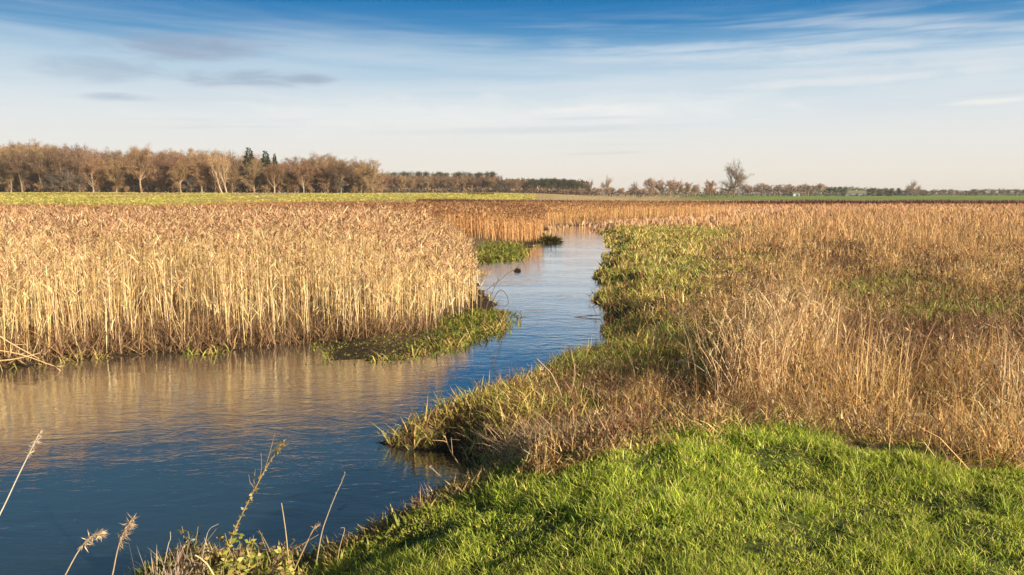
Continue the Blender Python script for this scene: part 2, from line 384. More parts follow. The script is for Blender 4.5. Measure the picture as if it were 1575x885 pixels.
wx, wy = np.meshgrid(np.linspace(-70, 60, 40), np.linspace(-20, 100, 40)); n = 40
ii, jj = np.meshgrid(np.arange(n - 1), np.arange(n - 1), indexing='ij')
water = build('river_water', np.stack([wx.ravel(), wy.ravel(), wx.ravel() * 0], 1), np.stack([ii * n + jj, ii * n + jj + 1, (ii + 1) * n + jj + 1, (ii + 1) * n + jj], -1).reshape(-1, 4), [], None, mw, smooth_=True)
tag(water, kind='structure')

# ------------------------------------------------------------------ scattering
def scatter(y0, y1, dens, x0=None, x1=None, margin=1.6):
    """random ground points in the view wedge with a margin; dens(y) per square metre"""
    out = []
    ys = np.geomspace(max(y0, .5), y1, 40)
    for a, b in zip(ys[:-1], ys[1:]):
        ym = (a + b) / 2; lo = -.66 * b * 1.06 - margin if x0 is None else max(x0, -.66 * b * 1.06 - margin); hi = .66 * b * 1.06 + margin if x1 is None else min(x1, .66 * b * 1.06 + margin)
        if hi <= lo: continue
        n = rng.poisson(dens(ym) * (b - a) * (hi - lo))
        out.append(np.stack([rng.uniform(lo, hi, n), rng.uniform(a, b, n)], 1))
    return np.concatenate(out)
def pick(cols, n, jit=.12):
    cols = np.array(cols); c = cols[rng.integers(0, len(cols), n)]
    return c * (1 + rng.normal(0, jit, (n, 1)) + rng.normal(0, .04, (n, 3))).clip(.3, 1.9)
def on_ground(p):
    return np.concatenate([p, height(p[:, 0], p[:, 1])[:, None]], 1)
U = rng.uniform
TAU = 2 * math.pi

# ------------------------------------------------------------------ reeds
def reeds(name, pts, h, cols, plume, label, cat, group=None, leafn=4, wmul=1.0, dense_low=True, lean=.05):
    n = len(pts); P = on_ground(pts); P[:, 2] = np.maximum(P[:, 2] - .05, -.25)
    a = Acc(); dist = P[:, 1]; wm = np.clip(dist / 15, 1, 3.2) * wmul
    az = U(0, TAU, n); ln = np.abs(rng.normal(0, lean, n)) + .02; wild = rng.random(n) < .11; ln = np.where(wild, U(.15, .6, n), ln)
    cu = rng.normal(.05, .08, n); sc = pick(cols, n)
    tip = a.blades(P, h, .0085 * wm, az, ln, cu, U(0, TAU, n), sc, sc * 1.03, segs=2, taper=.9)
    # leaves along the stem
    for k in range(leafn):
        keep = rng.random(n) < .85; m = keep.sum(); f = U(.22, .95, m); B = P[keep] + (tip[keep] - P[keep]) * f[:, None]
        a.blades(B, U(.18, .42, m), U(.009, .017, m) * wm[keep], U(0, TAU, m), U(.2, .8, m), U(.3, 1.6, m), U(0, TAU, m), pick(cols, m, .15), segs=2)
    # feathery heads
    if plume is not None:
        keep = rng.random(n) < .8; m = keep.sum(); pa = az[keep] + rng.normal(0, .5, m)
        for k in range(6):
            B = tip[keep] + np.stack([m * [0], m * [0], -U(0, .16, m)], 1)
            a.blades(B, U(.08, .18, m), U(.012, .03, m) * wm[keep], pa + rng.normal(0, .7, m), U(.1, .7, m), U(.3, 1.3, m), U(0, TAU, m), pick(plume, m, .2), segs=1)
    o = a.make(name, MAT_REED); tag(o, label, cat, group, 'stuff'); return o

reed_line = [g(*q) for q in ((-200, 610), (0, 566), (60, 556), (120, 548), (200, 544), (300, 541), (400, 533), (480, 527), (600, 524), (680, 510), (722, 492), (742, 464), (736, 430), (730, 408), (718, 396), (640, 388))]
reed_poly = [(-40, 9)] + reed_line + [g(640, 374)] + [(-26, 47), (-60, 50), (-120, 50)]
p = scatter(11, 56, lambda y: 74 if y < 17.5 else max(12, 74 * (17.5 / y) ** 1.5), x1=4)
d = sdist(p[:, 0], p[:, 1], reed_poly); keep = (d > rng.uniform(-.15, .25, len(d)) + .9 * rng.random(len(d)) ** 2 * ss(p[:, 0], -2.5, -.6)) & (fbm(p[:, 0], p[:, 1], .9, 77) > .36 - .12 * (p[:, 1] > 18)) & (rng.random(len(d)) < .35 + .65 * ss(fbm(p[:, 0], p[:, 1], 2.6, 78, 2), .3, .6)); p = p[keep]; d = d[keep]
h = (1.88 - .14 * ss(p[:, 1], 20, 40) + (fbm(p[:, 0], p[:, 1], .25, 12) - .5) * .35 + (fbm(p[:, 0], p[:, 1], 1.2, 13) - .5) * .25) * np.clip(rng.normal(1, .085, len(p)), .6, 1.17) * (.8 + .2 * ss(d, 0, 1.0)) * (1 - .36 * (1 - ss(d, 0, 4.5)) * ss(p[:, 0], -5, -.5)) * (1 - .05 * ss(p[:, 1], 25, 45))
REED_C = [(.84, .66, .36), (.92, .77, .48), (.68, .48, .22), (.40, .24, .11), (.86, .66, .32)]
PLUME = [(.44, .25, .14), (.60, .38, .22), (.18, .09, .05), (.66, .45, .28)]
reeds('reed_bed', p, h, REED_C, PLUME, 'tall golden reed bed filling the left bank of the river', 'reeds')

# dead leaf litter and broken stems at the foot of the reeds
a = Acc(); p = scatter(11.5, 17, lambda y: 420, x1=1.5); d = sdist(p[:, 0], p[:, 1], reed_poly); p = p[(d > -.15) & (d < 1.6)]; P = on_ground(p); P[:, 2] = np.maximum(P[:, 2], 0.0); n = len(P)
a.blades(P, U(.2, .75, n), U(.010, .022, n), U(0, TAU, n), U(.1, 1.4, n), U(-.3, .8, n), U(0, TAU, n), pick([(.26, .16, .09), (.42, .28, .15), (.16, .10, .06)], n, .2), segs=2)
tag(a.make('reed_litter', MAT_REED), 'tangled brown litter at the foot of the golden reeds', 'reed litter', None, 'stuff')

# second reed clump by the bend and the far bank beyond the bend
p = scatter(36, 62, lambda y: 16, x0=-60, x1=4)
poly2 = [g(*q) for q in ((600, 384), (700, 380), (790, 377), (833, 372.5), (836, 356), (838, 352))] + [(2.2, 74), (-60, 74), (-60, 50)]
d = sdist(p[:, 0], p[:, 1], poly2); d1 = sdist(p[:, 0], p[:, 1], reed_poly); p = p[(d > 0) & (d1 < 0)]
reeds('reed_bed', p, np.clip(rng.normal(1.6, .14, len(p)), 1.1, 1.9), [(.62, .36, .16), (.70, .42, .19), (.52, .28, .12)], [(.36, .20, .10), (.46, .27, .14), (.22, .11, .06)], 'orange brown reed clump on the left bank beside the river bend', 'reeds', leafn=3, wmul=.9)
p = scatter(60, 100, lambda y: 9, x0=-30, x1=32)
poly3 = [(1.0, 64), g(838, 352), g(870, 348), g(905, 346.3), g(1000, 344), g(1100, 341), g(1180, 338)] + [(34, 100), (-30, 100), (-30, 72)]
d = sdist(p[:, 0], p[:, 1], poly3); p = p[(d > 0) & (rng.random(len(d)) > .97 * ss(p[:, 0] + 5 * (fbm(p[:, 0], p[:, 1], .2, 37) - .5), 14, 30))]
reeds('reed_bed', p, np.clip(rng.normal(1.45, .12, len(p)), 1.0, 1.8), [(.68, .42, .18), (.74, .48, .23), (.56, .32, .14)], [(.40, .22, .11), (.30, .15, .08)], 'orange reed belt closing the view behind the river bend', 'reeds', leafn=3, wmul=.9)
# dark rusty reed heads behind the clump, in front of the meadow
p = scatter(56, 76, lambda y: 9, x0=-34, x1=3); pp = fbm(p[:, 0], p[:, 1], .12, 21); lim = -24 + 12 * pp
p = p[(p[:, 0] > lim) & (sdist(p[:, 0], p[:, 1], river) < -.6)]
reeds('reed_bed', p, np.clip(rng.normal(1.5, .16, len(p)), 1.0, 1.9), [(.40, .21, .10), (.48, .28, .14), (.28, .13, .07)], [(.22, .11, .06), (.36, .20, .11), (.16, .075, .045)], 'dark rusty reed strip between the golden reeds and the meadow', 'reeds', leafn=3, wmul=1.0)

# ------------------------------------------------------------------ marsh on the right bank: zones traced in the photo, planted on the ground
def blobs(px, py, lst):
    w = np.zeros(len(px))
    for cx, cy, rx, ry, s in lst:
        w = np.maximum(w, s * np.exp(-np.maximum(0, ((px - cx) / rx) ** 2 + ((py - cy) / ry) ** 2 - .35) * 1.6))
    return w
def marsh_pts(y0, y1, dens, x0=None):
    p = scatter(y0, y1, dens, x0=x0); P = on_ground(p)
    riv = -sdist(p[:, 0], p[:, 1], river) + (fbm(p[:, 0], p[:, 1] * .7, .9, 101, 2) - .5) * .9 * ss(p[:, 1], 10.5, 13); dlw = np.full(len(p), -9.); q = np.hypot(p[:, 0], p[:, 1]) < 25; dlw[q] = sdist(p[q, 0], p[q, 1], lawn)
    lb = sdist(p[:, 0], p[:, 1], left_poly) > 0
    far_ = sdist(p[:, 0], p[:, 1], poly3) > -.5
    ok = (riv > .02) & (dlw < np.abs(rng.normal(0, .16, len(p)))) & ~lb & ~far_ & ~((p[:, 1] < 7.1) & (p[:, 0] < .15))
    P = P[ok]; px, py = proj(P)
    n1 = fbm(P[:, 0], P[:, 1], .55, 41); n2 = fbm(P[:, 0], P[:, 1], 1.7, 43)
    return P, px + (n2 - .5) * 60, py + (n1 - .5) * 30, riv[ok], -dlw[ok], n1, n2
GREEN_Z = [(1030, 362, 90, 12, .7), (990, 392, 60, 14, .9), (1000, 540, 130, 42, 1), (880, 560, 60, 25, 1), (1350, 452, 70, 24, 1), (1500, 482, 140, 26, 1), (1180, 398, 50, 10, .6), (1420, 440, 60, 10, .7), (1000, 410, 110, 50, .55), (1040, 362, 110, 16, .9), (1300, 385, 35, 12, .7), (950, 352, 50, 6, .8),
           (1450, 450, 60, 14, .6), (770, 612, 80, 14, .7)]
YEL_Z = [(1000, 372, 140, 36, .9), (1380, 430, 90, 14, .5), (990, 445, 95, 34, 1), (960, 405, 60, 14, .8), (740, 640, 130, 45, 1), (620, 665, 60, 30, 1), (830, 640, 70, 50, .7), (1120, 400, 60, 24, .5)]
TALL_Z = [(1180, 600, 70, 34, 1), (1215, 560, 55, 28, .9), (1205, 512, 40, 14, .4), (1545, 640, 60, 40, .35), (1320, 610, 70, 20, .35)]
BROWN_Z = [(1450, 545, 190, 40, 1), (1330, 530, 80, 30, .9), (880, 680, 130, 28, 1), (760, 680, 80, 20, .7), (1290, 400, 60, 26, .6), (1560, 600, 60, 40, .5)]

SHORE = lambda riv: 1 - ss(riv, .3, 2.2)
# low fresh green grass and herbs
P, px, py, riv, dlw, n1, n2 = marsh_pts(6, 62, lambda y: 900 if y < 12 else 900 * (12 / y) ** 1.75)
w = blobs(px, py, GREEN_Z); w = np.maximum(w, .30 * ss(n1, .5, .65)); w = np.where(P[:, 1] > 12, np.maximum(w, .35 * SHORE(riv)), np.maximum(w, .3 * SHORE(riv)))
k = rng.random(len(P)) < w; P = P[k]; n = len(P); wm = np.clip(P[:, 1] / 11, 1, 4.5)
n3 = fbm(P[:, 0], P[:, 1], 1.1, 111, 3); q = rng.random(n) < .35 + .65 * ss(n3, .38, .52); P = P[q]; k = np.flatnonzero(k)[q]; n3 = n3[q]; n = len(P); wm = wm[q]
a = Acc(); hh = U(.10, .28, n) * (.35 + 1.3 * n3)
a.blades(P, hh, U(.006, .011, n) * wm, U(0, TAU, n), U(.1, 1.1, n), U(.2, 1.6, n), U(0, TAU, n), pick([(.26, .38, .05), (.40, .50, .08), (.52, .52, .11), (.12, .18, .03), (.62, .52, .18)], n, .2), segs=2)
tag(a.make('marsh_grass', MAT_GRASS), 'low fresh green grass in patches on the right river bank', 'grass', None, 'stuff')
# yellow green herbs, broader leaves
P, px, py, riv, dlw, n1, n2 = marsh_pts(6, 62, lambda y: 800 if y < 12 else 800 * (12 / y) ** 1.8)
w = np.maximum(blobs(px, py, YEL_Z), .15 + .2 * SHORE(riv)); k = rng.random(len(P)) < w; P = P[k]; n = len(P); n3 = fbm(P[:, 0], P[:, 1], 1.0, 121, 3); q = rng.random(n) < .35 + .65 * ss(n3, .38, .52); P = P[q]; n3 = n3[q]; n = len(P); wm = np.clip(P[:, 1] / 10, 1, 4.5)
a = Acc(); hh = U(.10, .34, n) * (.35 + 1.3 * n3)
a.blades(P, hh, U(.008, .018, n) * wm, U(0, TAU, n), U(.1, .8, n), U(.2, 1.6, n), U(0, TAU, n), pick([(.74, .60, .17), (.56, .52, .12), (.76, .56, .25), (.34, .36, .08), (.52, .32, .14), (.24, .14, .07)], n, .2), segs=2)
tag(a.make('yellowing_herbs', MAT_GRASS), 'yellowing low herbs covering the point of land by the water', 'herbs', None, 'stuff')
# dry bushy grass (the general cover), golden near, pinkish tan far
P, px, py, riv, dlw, n1, n2 = marsh_pts(5.2, 100, lambda y: 1150 if y < 11 else max(7, 1150 * (11 / y) ** 1.9))
green_w = blobs(px, py, GREEN_Z); tuft = fbm(P[:, 0], P[:, 1], 2.4, 55, 2); big = fbm(P[:, 0], P[:, 1], 1.15, 131, 2)
LOWZ = blobs(px, py, [(1000, 410, 150, 72, 1), (1350, 452, 60, 20, .9), (1500, 480, 130, 24, 1)])
w = (1 - .95 * ss(green_w, .15, .7)) * (1 - .8 * LOWZ) * (1 - .86 * blobs(px, py, YEL_Z)) * ss(riv, .1, 1.0 + .04 * P[:, 1]) * (.06 + .94 * ss(tuft, .38, .58)) * (1 - .9 * ss(blobs(px, py, BROWN_Z), .2, .8)) * (1 - ss(sdist(P[:, 0], P[:, 1], shade_hollow), -.35, .1))
k = rng.random(len(P)) < w; P = P[k]; n = len(P); wm = np.clip(P[:, 1] / 10, 1, 6.5); D = P[:, 1]
a = Acc(); hh = (.20 + .27 * ss(riv[k], .4, 6)) * np.clip(rng.normal(1, .3, n), .35, 1.7) * (.6 + .8 * tuft[k]) * (.35 + 1.3 * ss(big[k], .25, .75)) * (1 - .25 * ss(D, 8, 12) + .35 * ss(D, 24, 36)) * (1 - .5 * green_w[k]) * (1 + .5 * blobs(px[k], py[k], [(1330, 645, 220, 36, 1), (1060, 640, 80, 30, .5)])) * (1 - .35 * LOWZ[k]) * (.45 + .55 * ss(P[:, 0] + .25 * (P[:, 1] - 6), -.6, 1.4))
fa = ss(D, 14, 45)[:, None]; cn_ = pick([(.82, .56, .22), (.94, .70, .33), (.46, .27, .11), (.80, .50, .17), (.14, .08, .04)], n, .2); cf = pick([(.76, .46, .20), (.90, .62, .30), (.52, .29, .13), (.18, .09, .05)], n, .2)
a.blades(P, hh, U(.004, .008, n) * wm, U(0, TAU, n), U(.0, 1.25, n) * (1 - .35 * fa[:, 0]), U(-.6, 1.7, n) * (1 - .3 * fa[:, 0]), U(0, TAU, n), cn_ * (1 - fa) + cf * fa, segs=2)
tag(a.make('dry_grass', MAT_DRY), 'dry tan marsh grass spreading over the right side of the valley', 'grass', None, 'stuff')
# seed heads and short side leaves that give the dry cover its speckle
q = rng.random(n) < .98 * (D < 50); Q = P[q].copy(); m = len(Q); Q[:, 2] += hh[q] * U(.35, .9, m)
a = Acc(); Q[:, :2] += rng.normal(0, .05, (m, 2))
a.blades(Q, U(.03, .11, m), U(.005, .013, m) * wm[q], U(0, TAU, m), U(.1, 1.5, m), U(0, 1.2, m), U(0, TAU, m), pick([(.84, .60, .30), (.92, .74, .44), (.54, .32, .15), (.16, .09, .05)], m, .2), segs=1)
tag(a.make('seed_heads', MAT_DRY), 'small withered leaves and seed heads among the dry marsh grass', 'seed heads', None, 'stuff')
# tall pale upright stalks
P, px, py, riv, dlw, n1, n2 = marsh_pts(6.4, 24, lambda y: 300 if y < 12 else 300 * (12 / y) ** 1.4, x0=0)
cl = fbm(P[:, 0], P[:, 1], 1.6, 91, 2); w = blobs(px, py, TALL_Z) * (.3 + .7 * ss(cl, .4, .6)); k = rng.random(len(P)) < w; P = P[k]; n = len(P); wm = np.clip(P[:, 1] / 9, 1, 3)
a = Acc(); hh = (1.0 + .35 * (cl[k] - .5)) * np.clip(rng.normal(1, .16, n), .5, 1.4); cc = pick([(.80, .58, .30), (.90, .70, .42), (.56, .36, .17), (.30, .17, .09)], n, .15); az = U(0, TAU, n)
tip = a.blades(P, hh, U(.006, .011, n) * wm, az, U(0, .38, n), U(-.2, .6, n), U(0, TAU, n), cc, segs=3, taper=.8)
for _ in range(3):
    f = U(.2, 1, n)[:, None]; a.blades(P + (tip - P) * f, U(.12, .34, n), U(.006, .014, n) * wm, U(0, TAU, n), U(.2, 1.0, n), U(.3, 1.5, n), U(0, TAU, n), cc * U(.8, 1.1, (n, 1)), segs=2)
tag(a.make('tall_sedge', MAT_DRY), 'tall pale upright dry sedge stand in the middle of the right marsh', 'sedge', None, 'stuff')
# dark reddish dead herbs
P, px, py, riv, dlw, n1, n2 = marsh_pts(5.4, 40, lambda y: 330 if y < 12 else 330 * (12 / y) ** 1.6)
w = np.maximum(blobs(px, py, BROWN_Z), .22 * (1 - blobs(px, py, [(1000, 410, 150, 72, .9)]))); k = rng.random(len(P)) < w; P = P[k]; n = len(P); wm = np.clip(P[:, 1] / 9, 1, 4); riv_ = riv[k]
a = Acc(); hh = U(.18, .6, n) * (.4 + .6 * ss(riv_, .3, 3)) * (.45 + .55 * ss(P[:, 0] + .25 * (P[:, 1] - 6), -.6, 1.4)); cc = pick([(.20, .10, .055), (.30, .17, .09), (.14, .08, .05), (.40, .25, .14)], n, .2)
tip = a.blades(P, hh, U(.004, .009, n) * wm, U(0, TAU, n), U(0, .9, n), U(-.6, 1.4, n), U(0, TAU, n), cc, segs=2)
for _ in range(3):
    f = U(.3, 1, n)[:, None]; a.blades(P + (tip - P) * f, U(.05, .2, n), U(.006, .018, n) * wm, U(0, TAU, n), U(.3, 1.6, n), U(-.5, .8, n), U(0, TAU, n), cc * U(.7, 1.3, (n, 1)), segs=1)
tag(a.make('dead_herbs', MAT_DRY), 'dark reddish brown withered herbs in the hollows of the marsh', 'herbs', None, 'stuff')

# far valley floor: rusty and tan tussocks out to the dark strip, then pale stubble
P = on_ground(scatter(60, 172, lambda y: 8 * (60 / y), x0=3)); P = P[(sdist(P[:, 0], P[:, 1], poly3) < 0) | (P[:, 0] > 16)]
n = len(P); a = Acc(); wm = P[:, 1] / 60; c = pick([(.60, .38, .21), (.70, .46, .27), (.48, .28, .16)], n, .18); rr = ss(P[:, 1], 110, 150)[:, None] * .8; c = c * (1 - rr) + pick([(.46, .20, .10), (.36, .15, .08), (.5, .28, .13)], n, .15) * rr
a.blades(P, U(.25, .65, n), U(.05, .12, n) * wm, U(0, TAU, n), U(0, .9, n), U(-.2, 1.0, n), rng.normal(0, .6, n), c, segs=2)
tag(a.make('far_tussocks', MAT_DRY), 'rusty tan tussocks on the far flat part of the valley', 'tussocks', None, 'stuff')
# dark brown rush strip along the ditch
p = np.stack([U(-30, 190, 26000), U(160, 172, 26000)], 1); p[:, 1] += 6 * (fbm(p[:, 0], p[:, 0] * 0, .03, 3) - .5); p = p[p[:, 0] > -22 + 30 * (1 - p[:, 1] / 180)]; P = on_ground(p); n = len(P); a = Acc()
a.blades(P, U(.5, 1.25, n) * (.75 + .5 * fbm(P[:, 0], P[:, 1], .08, 6)), U(.12, .3, n), U(0, TAU, n), U(0, .3, n), U(-.2, .5, n), rng.normal(0, .7, n), pick([(.10, .04, .03), (.15, .06, .04), (.07, .03, .025)], n, .2), segs=1)
tag(a.make('rush_strip', MAT_DRY), 'dark red brown strip of rushes running across the far valley', 'rushes', None, 'stuff')
# meadow tufts on the left
P = on_ground(scatter(60, 330, lambda y: 2.4 * (60 / y) ** 1.3, x1=10)); P = P[(P[:, 0] / P[:, 1] < .03)]; P = P[sdist(P[:, 0], P[:, 1], poly3) < 0]; n = len(P); a = Acc(); wm = P[:, 1] / 60
tn = fbm(P[:, 0], P[:, 1] * .5, .045, 8); c = np.where((tn > .62)[:, None], pick([(.40, .30, .12), (.46, .34, .15)], n, .15), pick([(.50, .45, .10), (.40, .40, .08), (.58, .49, .15)], n, .12))
a.blades(P, U(.12, .3, n), U(.1, .22, n) * wm, U(0, TAU, n), U(0, .7, n), U(0, .8, n), rng.normal(0, .7, n), c, segs=1)
tag(a.make('meadow_grass', MAT_GRASS), 'yellow green meadow grass between the reeds and the left wood', 'grass', None, 'stuff')

# ------------------------------------------------------------------ green mats at the foot of the left reeds
mats = [[g(*q) for q in ((470, 529), (500, 556), (570, 558), (640, 548), (705, 532), (752, 514), (778, 490), (768, 470), (742, 460), (722, 488), (680, 508), (600, 522))],
        [g(*q) for q in ((722, 380), (732, 404), (790, 401), (810, 388), (800, 378))]]
a = Acc()
for mi, mp in enumerate(mats):
    p = scatter(12, 20, lambda y: 900, x0=-6, x1=2) if mi == 0 else scatter(28, 46, lambda y: 170, x0=-4, x1=3)
    d = sdist(p[:, 0], p[:, 1], mp); p = p[d > rng.uniform(-.5, .15, len(d)) * (rng.random(len(d)) < .5)]; n1 = fbm(p[:, 0], p[:, 1], 1.6, 61); xx = proj(on_ground(p))[0]
    pr = np.where(mi == 0, .25 + .75 * ss(xx, 560, 720), 1) * np.where(n1 > .42, 1, .35); p = p[rng.random(len(p)) < pr]
    P = on_ground(p); P[:, 2] = np.clip(P[:, 2], 0.0, .12); n = len(P); wm = 1.3 if mi == 0 else 3
    hh = U(.04, .2, n) * (.3 + .65 * ss(proj(P)[0], 600, 740)) if mi == 0 else U(.1, .35, n)
    a.blades(P, hh, U(.012, .026, n) * wm, U(0, TAU, n), U(.2, 1.1, n), U(.2, 1.3, n), U(0, TAU, n), pick([(.16, .21, .03), (.26, .29, .05), (.36, .34, .07), (.10, .14, .03), (.30, .20, .07)], n, .2), segs=2)
tag(a.make('water_herbs', MAT_GRASS), 'yellow green water herbs matted along the foot of the left reeds', 'herbs', None, 'stuff')

# ------------------------------------------------------------------ lawn in the foreground
p = scatter(1.6, 9.5, lambda y: 13000 if y < 5 else 13000 * (5 / y) ** 1.2, x0=-2.6)
d = sdist(p[:, 0], p[:, 1], lawn); k = d > rng.normal(0, .13, len(d)); p = p[k]; d = d[k]; P = on_ground(p); n = len(P)
P = P[rng.random(n) < .22 + .78 * ss(fbm(P[:, 0], P[:, 1], 5, 66, 2), .3, .5)]; n = len(P)
t1 = fbm(P[:, 0], P[:, 1], 2.2, 71, 3); t2 = fbm(P[:, 0], P[:, 1], .8, 73, 2); t3 = fbm(P[:, 0], P[:, 1], 6.5, 79, 2)
hh = (.014 + .050 * ss(t1, .38, .66) + .03 * t3) * np.clip(rng.normal(1, .3, n), .3, 1.9)
az = fbm(P[:, 0], P[:, 1], 3.5, 75, 2) * 12 + rng.normal(0, 2.2, n)
c = pick([(.32, .44, .04), (.44, .55, .055), (.57, .63, .09), (.14, .24, .025), (.64, .60, .17)], n, .18); y_ = ss(t2, .45, .75)[:, None]; c = c * (1 - y_ * .3) + pick([(.40, .38, .08), (.34, .36, .06)], n, .1) * y_ * .3
dead = rng.random(n) < .05; c[dead] = pick([(.50, .40, .20), (.36, .26, .12)], dead.sum(), .15)
a = Acc(); a.blades(P, hh, U(.003, .006, n) * np.clip(P[:, 1] / 4, .8, 2), az, U(.05, 1.1, n), U(.1, 1.4, n), U(0, TAU, n), c, c * 1.15, segs=2)
tag(a.make('lawn_grass', MAT_GRASS), 'short bright green grass covering the bank in the foreground', 'grass', None, 'stuff')
# fringe of mixed bank herbs where the lawn drops to the water
p = scatter(4.0, 8, lambda y: 2600, x0=-3.6, x1=1.2); d = sdist(p[:, 0], p[:, 1], lawn); rv = -sdist(p[:, 0], p[:, 1], river); k = (d < .12) & (rv > 0) & (d > -1.6) & (p[:, 1] < 7.3); p = p[k]; P = on_ground(p); n = len(P)
nn = fbm(P[:, 0], P[:, 1], 2.5, 82); k = rng.random(n) < .3 + .7 * ss(nn, .35, .6); P = P[k]; nn = nn[k]; n = len(P)
a = Acc(); c = np.where((nn > .55)[:, None], pick([(.46, .36, .12), (.52, .38, .18), (.34, .24, .10)], n, .2), pick([(.20, .25, .04), (.32, .34, .06), (.40, .38, .08), (.12, .17, .03)], n, .2))
a.blades(P, U(.03, .12, n) * (.7 + .7 * nn), U(.006, .022, n), U(0, TAU, n), U(.1, 1.2, n), U(.1, 1.4, n), U(0, TAU, n), c, segs=2)
tag(a.make('bank_herbs', MAT_GRASS), 'mixed yellow and green herbs fringing the water at the bottom edge', 'herbs', None, 'stuff')

# bits of reed and leaf drifting on the water
p = scatter(7, 40, lambda y: 1.6, x0=-12, x1=4); d = sdist(p[:, 0], p[:, 1], river); p = p[(d > .05) & (rng.random(len(d)) < np.exp(-d * 1.3) + .04)]; n = len(p); a = Acc()
a.blades(np.stack([p[:, 0], p[:, 1], np.full(n, .006)], 1), U(.03, .22, n), U(.006, .016, n), U(0, TAU, n), 1.5, 0.03, U(0, TAU, n), pick([(.50, .38, .2), (.3, .2, .1), (.24, .24, .08)], n, .2), segs=2)
tag(a.make('floating_litter', MAT_REED), 'scraps of reed and leaf drifting near the river banks', 'litter', None, 'stuff')

# ------------------------------------------------------------------ single stalks, reeds and plants
def empty(name, loc, label, cat, group=None):
    o = bpy.data.objects.new(name, None); C.objects.link(o); o.location = loc; o.empty_display_size = .1
    return tag(o, label, cat, group)
def curve(pts, n=10):
    P = [np.array(q, float) for q in pts]; P = [2 * P[0] - P[1]] + P + [2 * P[-1] - P[-2]]; out = []
    for i in range(1, len(P) - 2):
        for k in range(n):
            t = k / n; a, b, c, d = P[i - 1:i + 3]
            out.append(.5 * ((2 * b) + (c - a) * t + (2 * a - 5 * b + 4 * c - d) * t * t + (3 * b - 3 * c + d - a) * t ** 3))
    return out + [P[-2]]
def stalk(name, px_pts, y, r0, r1, col, label, cat, root_y=None, plume=0, plume_c=None, side=0, leaves=0, leaf_c=None, group=None, leaf_len=.05, plume_from=.8, plen=.12, branches=0):
    """a stem through traced points at a given distance, rooted in the ground below its first point"""
    pts = [unproj(a, b, y=y) for a, b in px_pts]
    f = pts[0]; ry = root_y or y; dx = (pts[0] - pts[1]); dx = dx / max(1e-6, abs(dx.z))
    gz_ = H1(f.x, ry)
    rx = f.x + dx.x * max(0, f.z - gz_) * .7; gz_ = H1(rx, ry); base = Vector((rx, ry, max(gz_, -.2) - .02))
    if f.z - base.z > .03: pts = [base] + pts
    o = empty(name, base, label, cat, group); L = [np.array(q - base) for q in pts]; cv = curve(L, 6); m = len(cv)
    rad_ = [r0 + (r1 - r0) * i / (m - 1) for i in range(m)]
    a = Acc(); a.tube(cv, rad_, col, 6)
    rg = np.random.default_rng(int(abs(px_pts[0][0]) * 7 + px_pts[0][1]))
    for _ in range(branches):
        i = rg.integers(m // 3, m - 1); d = (cv[i] - cv[i - 1]); d /= np.linalg.norm(d); e = d + rg.normal(0, .6, 3); ln = U(.05, .14)
        a.tube([cv[i], cv[i] + e * ln * .5, cv[i] + (e + rg.normal(0, .2, 3)) * ln], [r1 * 1.2, r1, r1 * .5], col, 4)
    a.make('stem', MAT_STALK, o)
    if plume:
        b = Acc(); i0 = int(m * plume_from)
        idx = rg.integers(i0, m, plume); Pp = np.array([cv[i] for i in idx]) + rg.normal(0, .003, (plume, 3))
        D = np.stack([rg.normal(side * .6, .45, plume), rg.normal(0, .4, plume), rg.normal(-.1 if side else .6, .5, plume)], 1); D = D / np.linalg.norm(D, axis=1)[:, None] * rg.uniform(.3, 1, (plume, 1)) * plen
        b.spikes(Pp, D, rg.uniform(.0018, .0045, plume), np.array(plume_c) * rg.uniform(.6, 1.25, (plume, 1)), rg, True); b.make('seed_head', MAT_STALK, o)
    if leaves:
        b = Acc(); idx = rg.integers(1, m, leaves); Pp = np.array([cv[i] for i in idx])
        D = np.stack([rg.normal(0, .7, leaves), rg.normal(0, .5, leaves), rg.normal(.1, .5, leaves)], 1); D = D / np.linalg.norm(D, axis=1)[:, None] * rg.uniform(.4, 1.1, (leaves, 1)) * leaf_len
        cols = np.array(leaf_c)[rg.integers(0, len(leaf_c), leaves)] * rg.uniform(.7, 1.2, (leaves, 1)); b.spikes(Pp, D, leaf_len * rg.uniform(.25, .5, leaves), cols, rg, True); b.make('foliage', MAT_LEAF, o)
    return o
PALE = (.62, .52, .38); PLC = (.60, .46, .30)
stalk('reed_stem', [(-60, 905), (-2, 795), (30, 728), (60, 668)], 3.7, .0042, .002, (.66, .58, .46), 'tall pale reed stem leaning right at the left edge of the photo', 'reed', plume=90, plume_c=(.62, .50, .38), side=.3, plume_from=.86, plen=.035)
stalk('reed_stem', [(92, 905), (102, 882), (122, 846), (140, 826), (156, 821)], 3.8, .0035, .002, (.56, .44, .30), 'short reed with a drooping seed head, left of its twin at the bottom', 'reed', plume=170, plume_c=PLC, side=1.1, plume_from=.66, plen=.05)
stalk('reed_stem', [(168, 910), (174, 880), (182, 842), (194, 812), (203, 800)], 3.9, .0038, .002, (.48, .35, .22), 'upright brown reed with a tufted head at the bottom left', 'reed', plume=170, plume_c=(.50, .36, .22), side=.35, plume_from=.62, plen=.06)
stalk('weed_stalk', [(352, 838), (368, 800), (392, 752), (414, 712), (432, 688), (434, 682)], 4.9, .006, .002, (.34, .25, .13), 'tall leafy brown weed leaning right over the dark water', 'weed', leaves=150, leaf_c=[(.34, .30, .06), (.24, .17, .06), (.20, .22, .04), (.46, .34, .14)], leaf_len=.034, branches=8)
stalk('dead_stalk', [(441, 832), (437, 800), (433, 774)], 5.0, .004, .0025, (.50, .38, .22), 'short bare straight stalk beside the leafy weed', 'stalk')
